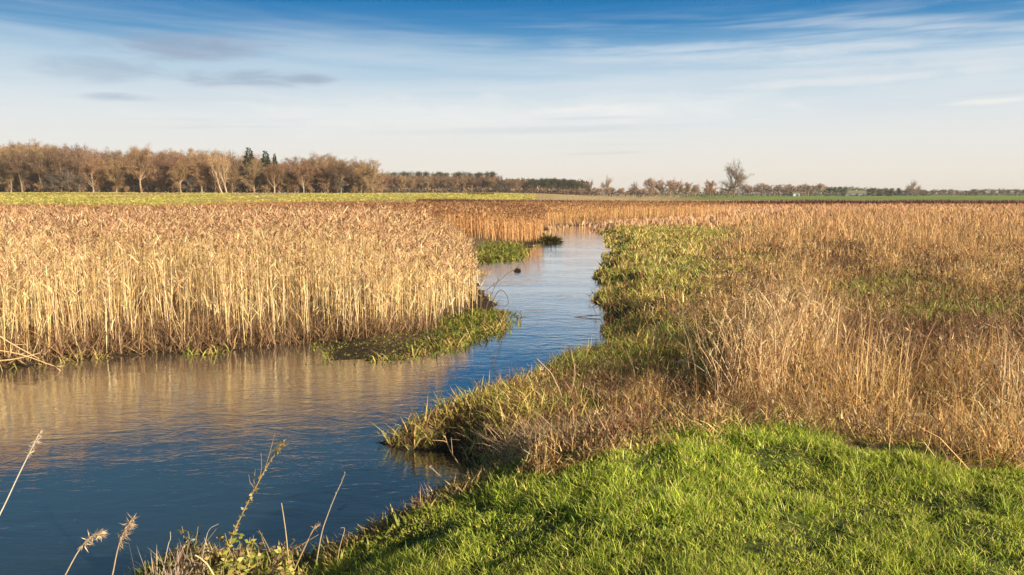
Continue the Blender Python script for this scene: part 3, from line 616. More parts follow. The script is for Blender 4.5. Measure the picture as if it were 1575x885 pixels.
stalk('dead_stalk', [(494, 824), (503, 795), (516, 762), (524, 745), (530, 730)], 5.1, .0045, .002, (.42, .34, .26), 'knobbly grey stalk rising from the bank herbs before dark water', 'stalk', plume=40, plume_c=(.46, .38, .30), plume_from=.45, plen=.022)
stalk('dead_stalk', [(478, 822), (486, 812), (492, 806)], 5.1, .006, .003, (.38, .26, .16), 'stubby brown stalk at the foot of the knobbly grey one', 'stalk', plume=30, plume_c=(.5, .36, .24), plume_from=.5, plen=.04)
stalk('dead_stalk', [(522, 845), (530, 815), (524, 812)], 5.0, .003, .0015, (.5, .38, .24), 'little hooked stalk at the edge of the lawn fringe', 'stalk')
stalk('dead_stalk', [(315, 838), (322, 815), (336, 806)], 4.9, .003, .0015, (.42, .40, .38), 'thin grey bent stalk left of the leafy plant', 'stalk')
stalk('dead_stalk', [(258, 842), (262, 830), (262, 818)], 4.9, .003, .0015, (.5, .42, .34), 'thin grey stalk at the left end of the bank herbs', 'stalk')
stalk('dead_stalk', [(326, 880), (312, 862), (300, 854)], 4.6, .006, .004, (.58, .52, .28), 'thick yellowish stalk lying aslant in the bottom bank herbs', 'stalk')
stalk('dead_stalk', [(722, 745), (706, 715), (692, 692), (684, 670)], 6.5, .006, .003, (.46, .33, .18), 'brown stalk leaning left from the bank before the inlet', 'stalk', branches=3)
stalk('dead_stalk', [(694, 752), (680, 736), (668, 724), (660, 718)], 6.2, .004, .002, (.46, .42, .38), 'frosty grey sprig reaching left over the inlet', 'stalk', plume=40, plume_c=(.5, .46, .40), plume_from=.4, plen=.03)
stalk('dead_stalk', [(812, 750), (820, 728), (828, 712)], 6.3, .005, .003, (.60, .46, .28), 'short pale stalk standing on the lawn edge', 'stalk')
stalk('dead_stalk', [(905, 702), (935, 668), (952, 650), (966, 630)], 7.0, .006, .003, (.58, .42, .24), 'long pale stalk leaning right beside the lawn corner', 'stalk')
stalk('dead_stalk', [(860, 600), (848, 575), (836, 562), (826, 552)], 9.5, .007, .003, (.58, .44, .28), 'pale stalk leaning left on the near point of land', 'stalk')
stalk('dead_stalk', [(876, 612), (884, 580), (882, 552)], 9.5, .007, .003, (.56, .44, .28), 'upright pale stalk beside the leaning one on the point', 'stalk')
marsh_stalks = [((1128, 605), (1138, 570), (1150, 525)), ((1140, 600), (1164, 565), (1180, 535)), ((1092, 580), (1118, 550), (1138, 526)), ((1160, 610), (1188, 570), (1200, 545)),
                ((1105, 520), (1100, 498), (1110, 480)), ((1000, 540), (1006, 520), (1004, 512)), ((1480, 570), (1488, 535), (1484, 505)), ((1510, 570), (1506, 535), (1512, 502)),
                ((1440, 580), (1450, 545), (1446, 515)), ((1400, 570), (1394, 535), (1402, 505)), ((1350, 575), (1344, 548), (1330, 512)), ((1545, 655), (1560, 610), (1556, 570)),
                ((1565, 640), (1550, 590), (1540, 560)), ((1300, 640), (1310, 600), (1320, 570)), ((1040, 590), (1050, 560), (1066, 545)), ((1420, 700), (1412, 660), (1400, 630)),
                ((1210, 520), (1204, 480), (1212, 430)), ((1250, 520), (1244, 480), (1250, 440)), ((1180, 520), (1176, 470), (1182, 436)), ((1225, 640), (1240, 600), (1236, 560))]
for i, s in enumerate(marsh_stalks):
    yy = unproj(s[0][0], s[0][1] + 6, .45).y
    stalk('marsh_stalk', list(s), min(max(yy, 6.6), 14), .007, .003, (.60, .46, .28) if i % 2 else (.52, .36, .20), 'pale dead stalk standing above the dry grass of the right marsh', 'stalk', plume=24, plume_c=(.5, .36, .2), plume_from=.6, plen=.05, leaves=10, leaf_c=[(.56, .42, .24)], leaf_len=.14, branches=3, group='dead stalks in the right marsh', root_y=None)
# bent twig and stems standing in the water off the left bank
tw = unproj(755, 470, 0).y
stalk('bent_twig', [(766, 482), (758, 466), (768, 447), (778, 452), (782, 466), (776, 472)], 17, .012, .006, (.14, .09, .07), 'dark hooked twig arching out of the water by the left reeds', 'twig')
stalk('bent_twig', [(748, 474), (754, 456), (762, 440), (768, 428)], 18, .012, .005, (.14, .10, .08), 'dark straight twig leaning from the reeds over the water', 'twig', branches=6)
stalk('water_twig', [(768, 432), (782, 420), (796, 412), (802, 404)], 24, .014, .006, (.20, .15, .12), 'thin dark twig in the water before the second reed clump', 'twig', branches=5)
# a dark floating clod and a stick by the right shore
def lump(name, loc, r, col, label, cat, sc=(1, 1, .5)):
    a = Acc(); n = 700; v = rng.normal(size=(n, 3)); v /= np.linalg.norm(v, axis=1)[:, None]; v[:, 2] = np.abs(v[:, 2]); Pp = v * np.array(sc) * r * rng.uniform(.5, 1, (n, 1))
    a.spikes(Pp, v * r * .5 + rng.normal(0, r * .3, (n, 3)), r * .12, np.array(col) * rng.uniform(.6, 1.3, (n, 1)), rng, True); o = a.make(name, MAT_DRY); o.location = loc; return tag(o, label, cat)
lump('floating_tussock', unproj(796, 417, 0), .10, (.12, .08, .06), 'dark round weed clump floating in mid river', 'tussock')
lump('floating_tussock', unproj(846, 372.5, .0), .5, (.12, .11, .04), 'flat green brown tussock in the water off the second reed clump', 'tussock', (1.2, .5, .25))
o = empty('driftwood', unproj(905, 488, 0), 'thin dark stick lying in the water by the right shore', 'driftwood'); a = Acc()
a.tube([np.array(q) for q in ((-.35, 0, .0), (0, .03, .03), (.3, -.02, .05))], [.008, .014, .012], (.12, .08, .06), 6); a.make('branch', MAT_STALK, o)
a = Acc(); a.tube([(.2, 0, .03), (.16, .03, .16), (.12, .02, .22)], [.01, .008, .005], (.2, .15, .12), 5); a.make('twig', MAT_STALK, o)
# fallen reeds at the left edge
for i, (s, lb) in enumerate(((((-30, 535), (30, 545), (85, 564)), 'bent reed fallen toward the water at the left edge, lowest one'), (((-20, 505), (20, 530), (60, 552)), 'bent reed fallen forward at the left edge, upper one'), (((-10, 556), (25, 552), (62, 543)), 'pale broken reed lying level at the left edge'))):
    ps = [unproj(a_, b_, y=13.2) for a_, b_ in s]; o = empty('bent_reed', ps[0], lb, 'reed'); a = Acc(); a.tube(curve([np.array(q - ps[0]) for q in ps], 4), list(np.linspace(.012, .007, 9)), (.66, .48, .26), 5); a.make('stem', MAT_STALK, o)
    b = Acc(); m = 14; b.spikes(np.array([np.array(ps[rng.integers(0, 3)] - ps[0]) for _ in range(m)]), rng.normal(0, .1, (m, 3)), .018, (.6, .44, .24), rng, True); b.make('foliage', MAT_LEAF, o)

# broad-leaved plants on the bank
def leafy(px, py, y, hgt_, n, cols, label, name='leafy_plant', cat='plant', size=.055):
    f = unproj(px, py, y=y); bz = H1(f.x, y); o = empty(name, (f.x, y, bz - .01), label, cat); rg = np.random.default_rng(int(px * 3 + py)); top = max(hgt_, f.z - bz)
    a = Acc(); b = Acc()
    for k in range(7):
        e = np.array((rg.normal(0, .09), rg.normal(0, .06), top * rg.uniform(.6, 1.05))); cv = curve([(rg.normal(0, .02), rg.normal(0, .02), 0), e * .5 + rg.normal(0, .01, 3), e], 5)
        a.tube(cv, list(np.linspace(.004, .0018, len(cv))), (.30, .24, .12), 5); m = n // 7; idx = rg.integers(len(cv) // 3, len(cv), m); Pp = np.array([cv[i] for i in idx])
        D = np.stack([rg.normal(0, 1, m), rg.normal(0, .8, m), rg.normal(.2, .5, m)], 1); D = D / np.linalg.norm(D, axis=1)[:, None] * rg.uniform(.5, 1.2, (m, 1)) * size
        b.spikes(Pp, D, size * rg.uniform(.35, .6, m), np.array(cols)[rg.integers(0, len(cols), m)] * rg.uniform(.7, 1.15, (m, 1)), rg, True)
    a.make('stem', MAT_STALK, o); b.make('foliage', MAT_LEAF, o); return o
YG = [(.46, .42, .09), (.34, .36, .06), (.56, .46, .16), (.24, .28, .05)]
leafy(368, 815, 4.95, .25, 120, YG, 'pale leafed plant at the foot of the tall leafy weed')
leafy(385, 835, 4.9, .2, 90, YG + [(.60, .42, .24)], 'yellow leafed plant right of the pale leafed one')
leafy(292, 820, 5.3, .3, 60, [(.12, .16, .05), (.30, .20, .09), (.10, .13, .04)], 'small dark green sprig over the water left of the leafy plants', size=.04)
leafy(420, 812, 5.3, .25, 50, [(.10, .13, .05), (.24, .12, .07)], 'dark reddish sprig between the bare stalk and leafy weed', size=.035)
leafy(335, 858, 4.7, .14, 170, YG, 'bright yellow green plant low on the bottom bank', size=.05)
leafy(450, 850, 4.8, .14, 150, YG + [(.5, .34, .18)], 'low yellow plant in the bottom bank herbs', size=.05)
# withered stems clump at the left end of the bank
f = unproj(272, 860, y=4.85); o = empty('withered_clump', (f.x, 4.85, H1(f.x, 4.85) - .01), 'clump of grey brown withered stems at the left end of the bank', 'dead plant')
a = Acc(); n = 150; P = np.stack([rng.normal(0, .09, n), rng.normal(0, .07, n), np.zeros(n)], 1); a.blades(P, U(.12, .40, n), U(.004, .009, n), U(0, TAU, n), U(0, .4, n), U(-.2, 1.4, n), U(0, TAU, n), pick([(.46, .36, .26), (.58, .46, .34), (.30, .20, .14)], n, .2), segs=4); a.make('withered_stems', MAT_DRY, o)
f = unproj(662, 764, y=5.6); o = empty('withered_clump', (f.x, 5.6, H1(f.x, 5.6) - .01), 'small pinkish withered tuft on the lawn edge before the inlet', 'dead plant')
a = Acc(); n = 90; P = np.stack([rng.normal(0, .05, n), rng.normal(0, .04, n), np.zeros(n)], 1); a.blades(P, U(.06, .2, n), U(.005, .012, n), U(0, TAU, n), U(0, .8, n), U(.2, 1.6, n), U(0, TAU, n), pick([(.50, .33, .22), (.60, .44, .30)], n, .2), segs=3); a.make('withered_stems', MAT_DRY, o)
# matted dead grass heap by the lawn corner
f = unproj(890, 700, .7); o = empty('dead_grass_heap', (f.x, f.y, H1(f.x, f.y)), 'matted pale dead grass heap at the lawn corner', 'dead grass')
a = Acc(); n = 1600; P = np.stack([rng.normal(0, .32, n), rng.normal(0, .16, n), U(0, .12, n)], 1); a.blades(P, U(.12, .40, n), U(.004, .008, n), rng.normal(.4, .7, n) + math.pi * (rng.random(n) < .4), U(.5, 1.3, n), U(.1, .8, n), U(0, TAU, n), pick([(.56, .40, .24), (.66, .50, .32), (.42, .28, .16)], n, .18), segs=3); a.make('dead_blades', MAT_DRY, o)

# ------------------------------------------------------------------ trees
def bare_tree(seed, h, w, trunk_c, twig_c, fork=.28, ntw=3000, tw=.06, lean=0.0, low=.22, upright=.5, twl=1.0):
    rg = np.random.default_rng(seed); a = Acc(); b = Acc(); tr = h * .022
    top = np.array((lean * h, rg.normal(0, .03) * h, h * .80))
    tk = curve([(0, 0, -.3), top * fork + rg.normal(0, .01 * h, 3) * (1, 1, 0), top * .65 + rg.normal(0, .03 * h, 3) * (1, 1, 0), top], 4)
    a.tube(tk, list(np.linspace(tr, tr * .25, len(tk))), trunk_c, 6); P0 = []; D0 = []
    ns = 15
    for k in range(ns):
        f = rg.uniform(max(low, .12), .95); i = int(f * (len(tk) - 1)); s = tk[i]; an = k * 2.4 + rg.uniform(-.4, .4)
        el_ = rg.uniform(.15, 1.0); rw = w * .5 * rg.uniform(.75, 1.08)
        e = np.array((math.cos(an) * rw * math.cos(el_ * 1.3), math.sin(an) * rw * math.cos(el_ * 1.3), 0)) + np.array((lean * h * .8, 0, h * (low + .12) + (h * (.88 - low)) * math.sin(el_ * 1.45) * rg.uniform(.85, 1.05)))
        e[2] = max(e[2], s[2] + .04 * h)
        m = (s + e) * .5 + np.array((0, 0, (upright - .6) * .12 * h)) + rg.normal(0, .025 * h, 3); cv = curve([s, m, e], 4)
        a.tube(cv, list(np.linspace(tr * .42, tr * .10, len(cv))), trunk_c, 5)
        for q in range(7):
            j = rg.integers(2, len(cv)); s2 = cv[j]; d = (s2 - tk[len(tk) // 2]); d = d / (np.linalg.norm(d) + 1e-6) + rg.normal(0, .6, 3) + (0, 0, upright * .5); d /= np.linalg.norm(d); l2 = h * rg.uniform(.08, .2); c2 = [s2, s2 + d * l2 * .5 + rg.normal(0, .01 * h, 3), s2 + d * l2 + rg.normal(0, .015 * h, 3)]
            b.tube(c2, [tr * .12, tr * .08, tr * .04], np.array(twig_c) * .9, 3)
            for c_ in c2[1:]: P0.append(c_); D0.append(d)
        for q in cv[3:]: P0.append(q); D0.append((q - s) / (np.linalg.norm(q - s) + 1e-6))
    P0 = np.array(P0); D0 = np.array(D0); k = rg.integers(0, len(P0), ntw); Pp = P0[k] + rg.normal(0, h * .025, (ntw, 3)); D = D0[k] + rg.normal(0, .75, (ntw, 3)) + np.array((0, 0, upright * .6)); D = D / np.linalg.norm(D, axis=1)[:, None] * rg.uniform(.35, 1.1, (ntw, 1)) * h * .075 * twl
    ok = Pp[:, 2] > h * low * .6; b.spikes(Pp[ok], D[ok], tw * rg.uniform(.6, 1.4, ok.sum()), np.array(twig_c) * rg.uniform(.65, 1.35, (ok.sum(), 1)), rg)
    return a, b
def conifer(seed, h, w, col, pine=False):
    rg = np.random.default_rng(seed); a = Acc(); b = Acc(); a.tube([(0, 0, -.3), (0, 0, h * .5), (0, 0, h * .97)], [h * .018, h * .012, .03], (.16, .10, .07), 6)
    if pine:
        for k in range(14):
            zc = h * rg.uniform(.42, .93); rr = w * .5 * rg.uniform(.1, .75) * (1 - .4 * abs(zc / h - .68) / .3); an = rg.uniform(0, TAU); c = np.array((math.cos(an) * rr, math.sin(an) * rr, zc)); a.tube([(0, 0, zc - h * .06), c], [h * .006, h * .003], (.22, .12, .07), 4)
            m = 170; v = rg.normal(0, 1, (m, 3)) * np.array((w * .13, w * .13, h * .045)); b.spikes(c + v, rg.normal(0, 1, (m, 3)) * .35 + (0, 0, .25), .28, np.array(col) * rg.uniform(.6, 1.4, (m, 1)), rg, True)
    else:
        m = 2400; f = 1 - np.sqrt(rg.uniform(0, 1, m)) * .92; zc = h * (.06 + .93 * f); an = rg.uniform(0, TAU, m); rr = w * .5 * (1 - f) ** .85 * rg.uniform(.35, 1.0, m) * (.85 + .3 * (np.sin(zc / h * 60) > 0)); Pp = np.stack([np.cos(an) * rr, np.sin(an) * rr, zc], 1)
        D = np.stack([np.cos(an), np.sin(an), rg.normal(-.35, .3, m)], 1) * rg.uniform(.4, 1.1, (m, 1)) * w * .14; b.spikes(Pp, D, w * .075, np.array(col) * rg.uniform(.6, 1.4, (m, 1)), rg, True)
    return a, b
def tree_proto(name, ab, twmat, crown='crown'):
    root = bpy.data.objects.new(name, None); t_ = ab[0].make('trunk', MAT_BARK, root, link=False); c_ = ab[1].make(crown, twmat, root, link=False); return root, [t_, c_]
def place(proto, x, y, s, rz, label, cat, group=None, sz=None, sink=0.0):
    root, kids = proto; r_ = root.copy(); C.objects.link(r_); r_.location = (x, y, H1(x, y) - sink); r_.rotation_euler = (0, 0, rz); r_.scale = (s, s, sz or s); tag(r_, label, cat, group)
    for k in kids: c_ = k.copy(); C.objects.link(c_); c_.parent = r_
    return r_
TR = (.27, .20, .14); BROWN = [(.24, .15, .09), (.28, .185, .11), (.20, .135, .09), (.31, .21, .11), (.22, .13, .09), (.27, .20, .12)]
oaks = [tree_proto('bare_tree', bare_tree(100 + i, 20, 13 + (i % 3), TR if i % 3 else (.38, .31, .23), BROWN[i], ntw=9000, tw=.10, low=.03 + .05 * (i % 3)), MAT_TWIG) for i in range(6)]
bushes = [tree_proto('bare_bush', bare_tree(200 + i, 6, 6.5, (.3, .2, .13), BROWN[(i + 2) % 6], ntw=1500, tw=.09, low=.02, twl=1.4), MAT_TWIG) for i in range(3)]
dthick = tree_proto('dark_thicket', bare_tree(230, 8, 9, (.16, .13, .10), (.12, .10, .085), ntw=3200, tw=.10, low=.0, twl=1.3), MAT_TWIG)
spruce = tree_proto('spruce_tree', conifer(300, 24, 8.5, (.040, .055, .025)), MAT_NEEDLE)
pines = [tree_proto('pine_tree', conifer(310 + i, 15, 8, (.07, .075, .04), True), MAT_NEEDLE) for i in range(2)]
lone = tree_proto('bare_tree', bare_tree(401, 18.5, 15, (.22, .17, .13), (.27, .21, .16), fork=.25, ntw=6500, tw=.08, low=.02, upright=.7, twl=1.3), MAT_TWIG)
willow = tree_proto('willow_bush', bare_tree(411, 8, 9, (.24, .16, .11), (.27, .18, .12), ntw=3600, tw=.12, low=.05, upright=.8, twl=1.3), MAT_TWIG)
hazed_trees = [tree_proto('bare_tree', bare_tree(420 + i, 11, 9, (.34, .27, .22), (.38, .28, .22), ntw=3400, tw=.13, low=.04, upright=.8, twl=1.3), MAT_TWIG) for i in range(2)]  # distance haze mixed into the pale greyish trunk and twig colours
rd = random.Random(5)
def at(px, y): return (px - CX) / F * y / math.cos(PITCH) * math.cos(PITCH)
def topz(py, y): return CAMZ + (HORIZ - py) / F * y
# outline of the left wood: top of the crowns along the picture
top_l = [(-140, 222), (0, 221), (60, 221), (100, 224), (150, 231), (180, 236), (220, 227), (260, 233), (300, 229), (340, 234), (380, 238), (430, 246), (480, 238), (530, 243), (570, 249), (592, 258)]
def interp(tb, px): return float(np.interp(px, [a_ for a_, _ in tb], [b_ for _, b_ in tb]))
rows = [(345, 26, 0, 'bare brown tree with a pale trunk in the front row of the left wood', 'front row trees of the left wood', 10), (354, 24, 12, 'bare brown tree standing just behind the front row of the left wood', 'second row trees of the left wood', 7),
        (366, 24, 6, 'bare reddish brown tree deep inside the left wood', 'inner trees of the left wood', 4), (382, 22, 18, 'bare tree whose top shows at the back of the left wood', 'back row trees of the left wood', 1), (400, 22, 3, 'bare tree whose top shows at the back of the left wood', 'back row trees of the left wood', 0)]
front = []
for ri, (yy, n, off, lb, grp, drop) in enumerate(rows):
    for k in range(n):
        px = -120 + (700) * (k + rd.uniform(-.3, .3)) / n + off
        if px > 583 - ri * 4: continue
        if ri == 0 and (195 < px < 245 or 262 < px < 300): continue
        y = yy + rd.uniform(-4, 4); x = at(px, y); hwant = topz(interp(top_l, px) + drop * rd.uniform(.4, 1.7) + rd.uniform(-1, 3), y) - H1(x, y); s = hwant / 22.0
        pl_ = place(oaks[rd.randrange(6)], x, y, s * rd.uniform(1.1, 1.4), rd.uniform(0, TAU), lb, 'tree', grp, sz=s)
        if ri == 0 and px >= 0: front.append((px, pl_))
for (px, y, top, pi_, rz, lb) in ((222, 341, 228, 1, .4, 'broad golden brown tree with a forked pale trunk at the wood edge'), (282, 338, 246, 3, 2.0, 'lower rounded golden tree right of the forked pale trunk'),
                                  (575, 344, 249, 5, 1.0, 'last bare tree at the right end of the left wood')):
    x = at(px, y); s = (topz(top, y) - H1(x, y)) / 22.0; place(oaks[pi_], x, y, s * 1.15, rz, lb, 'tree', None, sz=s)
for (px, y, top, lb) in ((388, 356, 222, 'tallest dark conifer rising above the left wood, leftmost of three'), (413, 358, 227, 'middle dark conifer of the three above the left wood'), (427, 358, 231, 'slim dark conifer, rightmost of the three above the left wood')):
    x = at(px, y); s = (topz(top + 4, y) - H1(x, y)) / 24; place(spruce, x, y, s * (1.25 if px < 420 else .7), px, lb, 'conifer', None, sz=s)
for (px, lean_, lb) in ((345, -.30, 'pale bare trunk leaning left at the wood edge'), (352, -.12, 'pale slim trunk beside the leaning one at the wood edge')):
    pr = tree_proto('leaning_tree', bare_tree(500 + px, 15 if lean_ < -.2 else 17, 7, (.44, .36, .27), (.36, .25, .14), ntw=1200, tw=.09, lean=lean_), MAT_TWIG); x = at(px, 336); place(pr, x, 336, 1, 0, lb, 'tree')
for (px, y, s, lb_) in ((85, 338, 1.0, 'leftmost of three dark thickets at the foot of the left wood'), (105, 339, 1.15, 'largest dark thicket, middle of three at the foot of the left wood'), (128, 340, .95, 'rightmost of three close dark thickets in the left wood'), (310, 344, .9, 'dark thicket just left of the leaning pale trunk'), (298, 340, .8, 'smaller dark thicket under the lower rounded golden tree'), (525, 343, .7, 'dark thicket near the right end of the left wood')):
    place(dthick, at(px, y), y, s, px, lb_, 'thicket', 'dark thickets of the left wood')
for k in range(120):
    px = -100 + 690 * (k + rd.uniform(0, 1)) / 120; y = 336 + rd.uniform(0, 8) + (k % 4) * 15; s = rd.uniform(.3, .7) if k % 4 == 0 else rd.uniform(1.1, 1.7)
    place(bushes[k % 3], at(px, y), y, s, rd.uniform(0, TAU), 'low brown bush along the foot of the left wood', 'bush', 'bushes at the foot of the left wood')
ORD = 'first second third fourth fifth sixth seventh eighth ninth tenth eleventh twelfth thirteenth fourteenth fifteenth sixteenth seventeenth eighteenth nineteenth twentieth'.split()
for i_, (px, o_) in enumerate(sorted((a_ for a_ in front if a_[0] < 222), key=lambda q: q[0])): o_['label'] = 'bare brown front row tree of the left wood, %s from the left edge' % ORD[i_]
for i_, (px, o_) in enumerate(sorted((a_ for a_ in front if a_[0] >= 222), key=lambda q: q[0])): o_['label'] = 'bare brown front row tree, %s to the right of the broad golden forked one' % ORD[i_]
# middle wood toward the centre
top_m = [(590, 266), (640, 268), (760, 269), (800, 276), (830, 280), (880, 283), (905, 288)]
for ri, (yy, n, lb, grp) in enumerate(((560, 22, 'bare brown tree in the middle wood beyond the meadow', 'bare trees of the middle wood'), (572, 22, 'bare brown tree in the middle wood beyond the meadow', 'bare trees of the middle wood'))):
    for k in range(n):
        px = 575 + 250 * (k + rd.uniform(-.3, .3)) / n; y = yy + rd.uniform(-4, 4); x = at(px, y); s = (topz(interp(top_m, px) + (3 if ri == 0 else 0) + rd.uniform(0, 3), y) - H1(x, y)) / 22.0
        place(oaks[rd.randrange(6)], x, y, s * 1.25, rd.uniform(0, TAU), lb, 'tree', grp, sz=s)
for k in range(20):
    px = 600 + 165 * (k + rd.uniform(-.3, .3)) / 20; y = 590 + rd.uniform(-4, 4); x = at(px, y); s = (topz(267 + rd.uniform(-.8, 1), y) - H1(x, y)) / 14.6
    place(pines[k % 2], x, y, s, rd.uniform(0, TAU), 'dark pine top showing above the bare middle wood', 'pine', 'pine tops behind the middle wood')
for k in range(24):
    px = 818 + 84 * (k // 2 + rd.uniform(-.25, .25)) / 12; y = 555 + 14 * (k % 2); x = at(px, y); s = max(3, topz(interp([(815, 277), (850, 275), (880, 278), (905, 287)], px) + rd.uniform(-.5, 2), y) - H1(x, y)) / 14.6
    place(pines[k % 2], x, y, s, rd.uniform(0, TAU), 'grey green pine in the dense block at the right of the middle wood', 'pine', 'pine block of the middle wood')
for (px, s) in ((770, 1.1), (783, .9), (815, .7), (700, .5), (640, .5), (858, .5), (610, .6), (738, .5)):
    place(dthick, at(px, 548), 548, s, px, 'dark thicket at the foot of the middle wood', 'thicket', 'dark thickets of the middle wood')
# brown heap strip on the far meadow
x = at(744, 330); o = empty('brush_row', (x, 300, H1(x, 300)), 'long low dark brown brush row lying on the far meadow', 'brush row'); a = Acc(); n = 1500
a.blades(np.stack([U(-5, 5, n), U(-.8, .8, n), np.zeros(n)], 1), U(.2, .65, n), .12, U(0, TAU, n), U(0, .6, n), U(0, .5, n), U(0, TAU, n), pick([(.14, .08, .05), (.2, .12, .07)], n, .2), segs=1); a.make('brush', MAT_DRY, o)
# lone trees and groups on the right
x = at(1127, 400); place(lone, x, 400, .88, .6, 'tall solitary bare tree standing on the open valley floor', 'tree')
x = at(1090, 395); place(willow, x, 395, 1, .2, 'round russet bush beside the tall solitary tree', 'bush')
x = at(1117, 402); place(bushes[1], x, 402, .9, .2, 'small brown bush between the russet bush and the solitary tree', 'bush')
for (px, y, top, lb) in ((997, 450, 276, 'wide pale bare tree, leftmost of the row left of the solitary tree'), (1012, 452, 277, 'pale bare tree, second from left in the row left of the solitary tree'), (1030, 450, 277, 'pale bare tree, third in the row left of the solitary tree'),
                         (1042, 452, 279, 'pale bare tree, fourth in the row left of the solitary tree'), (1055, 450, 282, 'low bare tree, fifth in the row left of the solitary tree'), (1068, 455, 284, 'lowest bare tree, nearest the russet bush')):
    x = at(px, y); s = (topz(top, y) - H1(x, y)) / 11.3; place(hazed_trees[px % 2], x, y, s, px, lb, 'tree', 'row of bare trees left of the solitary tree', sz=s)
for (px, y, top, lb) in ((933, 470, 276, 'small round bare tree alone above the low hedge'), (907, 480, 280, 'tiny thin bare tree right of the middle wood'), (975, 480, 283, 'thin bare tree just left of the pale row')):
    x = at(px, y); s = (topz(top, y) - H1(x, y)) / 18; place(lone, x, y, s * .9, px, lb, 'tree', None, sz=s)
place(dthick, at(981, 380), 380, .42, 1, 'small dark bush standing alone before the pale tree row', 'bush')
x = at(1399, 640); s = (topz(281, 640) - H1(x, 640)) / 18; place(lone, x, 640, s, 2.2, 'taller bare tree of the pair sticking out of the far hedge', 'tree', None, sz=s)
x = at(1408, 642); s = (topz(287, 640) - H1(x, 642)) / 18; place(lone, x, 642, s, 1.2, 'smaller bare tree of the pair sticking out of the far hedge', 'tree', None, sz=s)
far_rows = [(890, 1000, 500, 288, 291, 12, hazed_trees, 'low dark hedge tree on the horizon left of the pale tree row', 'hedge trees left of the pale row'),
            (1000, 1100, 520, 289, 292, 10, hazed_trees, 'low hedge tree behind the row of pale bare trees', 'hedge trees behind the pale row'),
            (1140, 1260, 620, 283, 288, 16, hazed_trees, 'haze-tinted bare tree in the belt right of the solitary tree', 'tree belt right of the solitary tree'),
            (1330, 1400, 660, 290, 291, 8, pines, 'dark green hedge tree right of the long farm building', 'hedge trees right of the farm'),
            (1262, 1298, 640, 288, 290, 7, pines, 'blue green conifer left of the long farm building', 'conifers by the farm'),
            (1410, 1640, 820, 291, 294, 26, hazed_trees, 'tiny grey tree of the far tree belt at the right edge', 'far tree belt at the right edge'),
            (1150, 1420, 1000, 289, 292, 26, hazed_trees, 'tiny haze-tinted tree on the horizon behind the farm', 'horizon trees behind the farm')]
for (a0, a1, yy, t0, t1, n, pr, lb, grp) in far_rows:
    for k in range(n):
        px = a0 + (a1 - a0) * (k + rd.uniform(0, 1)) / n; y = yy + rd.uniform(-8, 8); x = at(px, y); s = (topz(rd.uniform(t0, t1), y) - H1(x, y)) / (14.6 if pr is pines else 11.3)
        place(pr[k % 2], x, y, s * 1.35, rd.uniform(0, TAU), lb, 'tree', grp, sz=s)

def hedge(px0, px1, y, hh, cols, label, dens=9):
    x0, x1 = at(px0, y), at(px1, y); xc = (x0 + x1) / 2; o = empty('hedge_row', (xc, y, H1(xc, y)), label, 'hedge'); L = x1 - x0; n = int(L * hh * dens)
    xs = U(x0, x1, n); prof = hh * (.45 + .85 * fbm(xs, xs * 0 + y, .06, 15) ** 1.0 * (.6 + .8 * fbm(xs, xs * 0, .35, 16, 2)))
    P = np.stack([xs - xc, U(-2.5, 2.5, n), U(0, 1, n) ** .8 * prof], 1); D = rng.normal(0, 1, (n, 3)) * np.array((.5, .4, .6)) + np.array((0, 0, .35))
    a = Acc(); a.spikes(P, D, U(.35, .7, n), pick(cols, n, .2), rng, True); a.make('foliage', MAT_TWIG, o)
    b = Acc()
    for q in range(int(L / 9)): xx = x0 - xc + 9 * (q + .5) + rng.normal(0, 1); b.tube([(xx, 0, -.2), (xx + .1, 0, hh * .5), (xx, 0, hh * .8)], [.14, .1, .04], (.2, .15, .1), 4)
    b.make('stems', MAT_BARK, o)
GRN = [(.10, .12, .06), (.14, .15, .08), (.07, .09, .05)]; BRN = [(.20, .15, .11), (.26, .20, .15), (.15, .12, .09)]
hedge(880, 985, 505, 3.6, BRN, 'low brown hedge between the middle wood and the pale tree row')
hedge(980, 1110, 510, 3.6, BRN + GRN[:1], 'low mixed hedge behind the pale tree row')
hedge(1105, 1235, 610, 7.5, [(.34, .27, .22), (.28, .22, .18), (.38, .30, .25)], 'haze-tinted grey brown hedge belt right of the solitary tree')  # haze painted in: paler, greyer colours than the nearer hedges
hedge(1228, 1300, 634, 5.2, GRN, 'dark green hedge just left of the long farm building')
hedge(1290, 1345, 668, 6.5, [(.16, .17, .09), (.12, .13, .07)], 'olive green hedge behind the long farm building')
hedge(1330, 1420, 650, 5.4, GRN + BRN[:1], 'dark hedge between the farm and the pair of bare trees')
hedge(1412, 1500, 700, 4.6, BRN + GRN[:1], 'thin grey hedge right of the pair of bare trees')
hedge(1490, 1660, 680, 5.2, GRN + BRN, 'dark hedge belt at the right edge of the horizon')

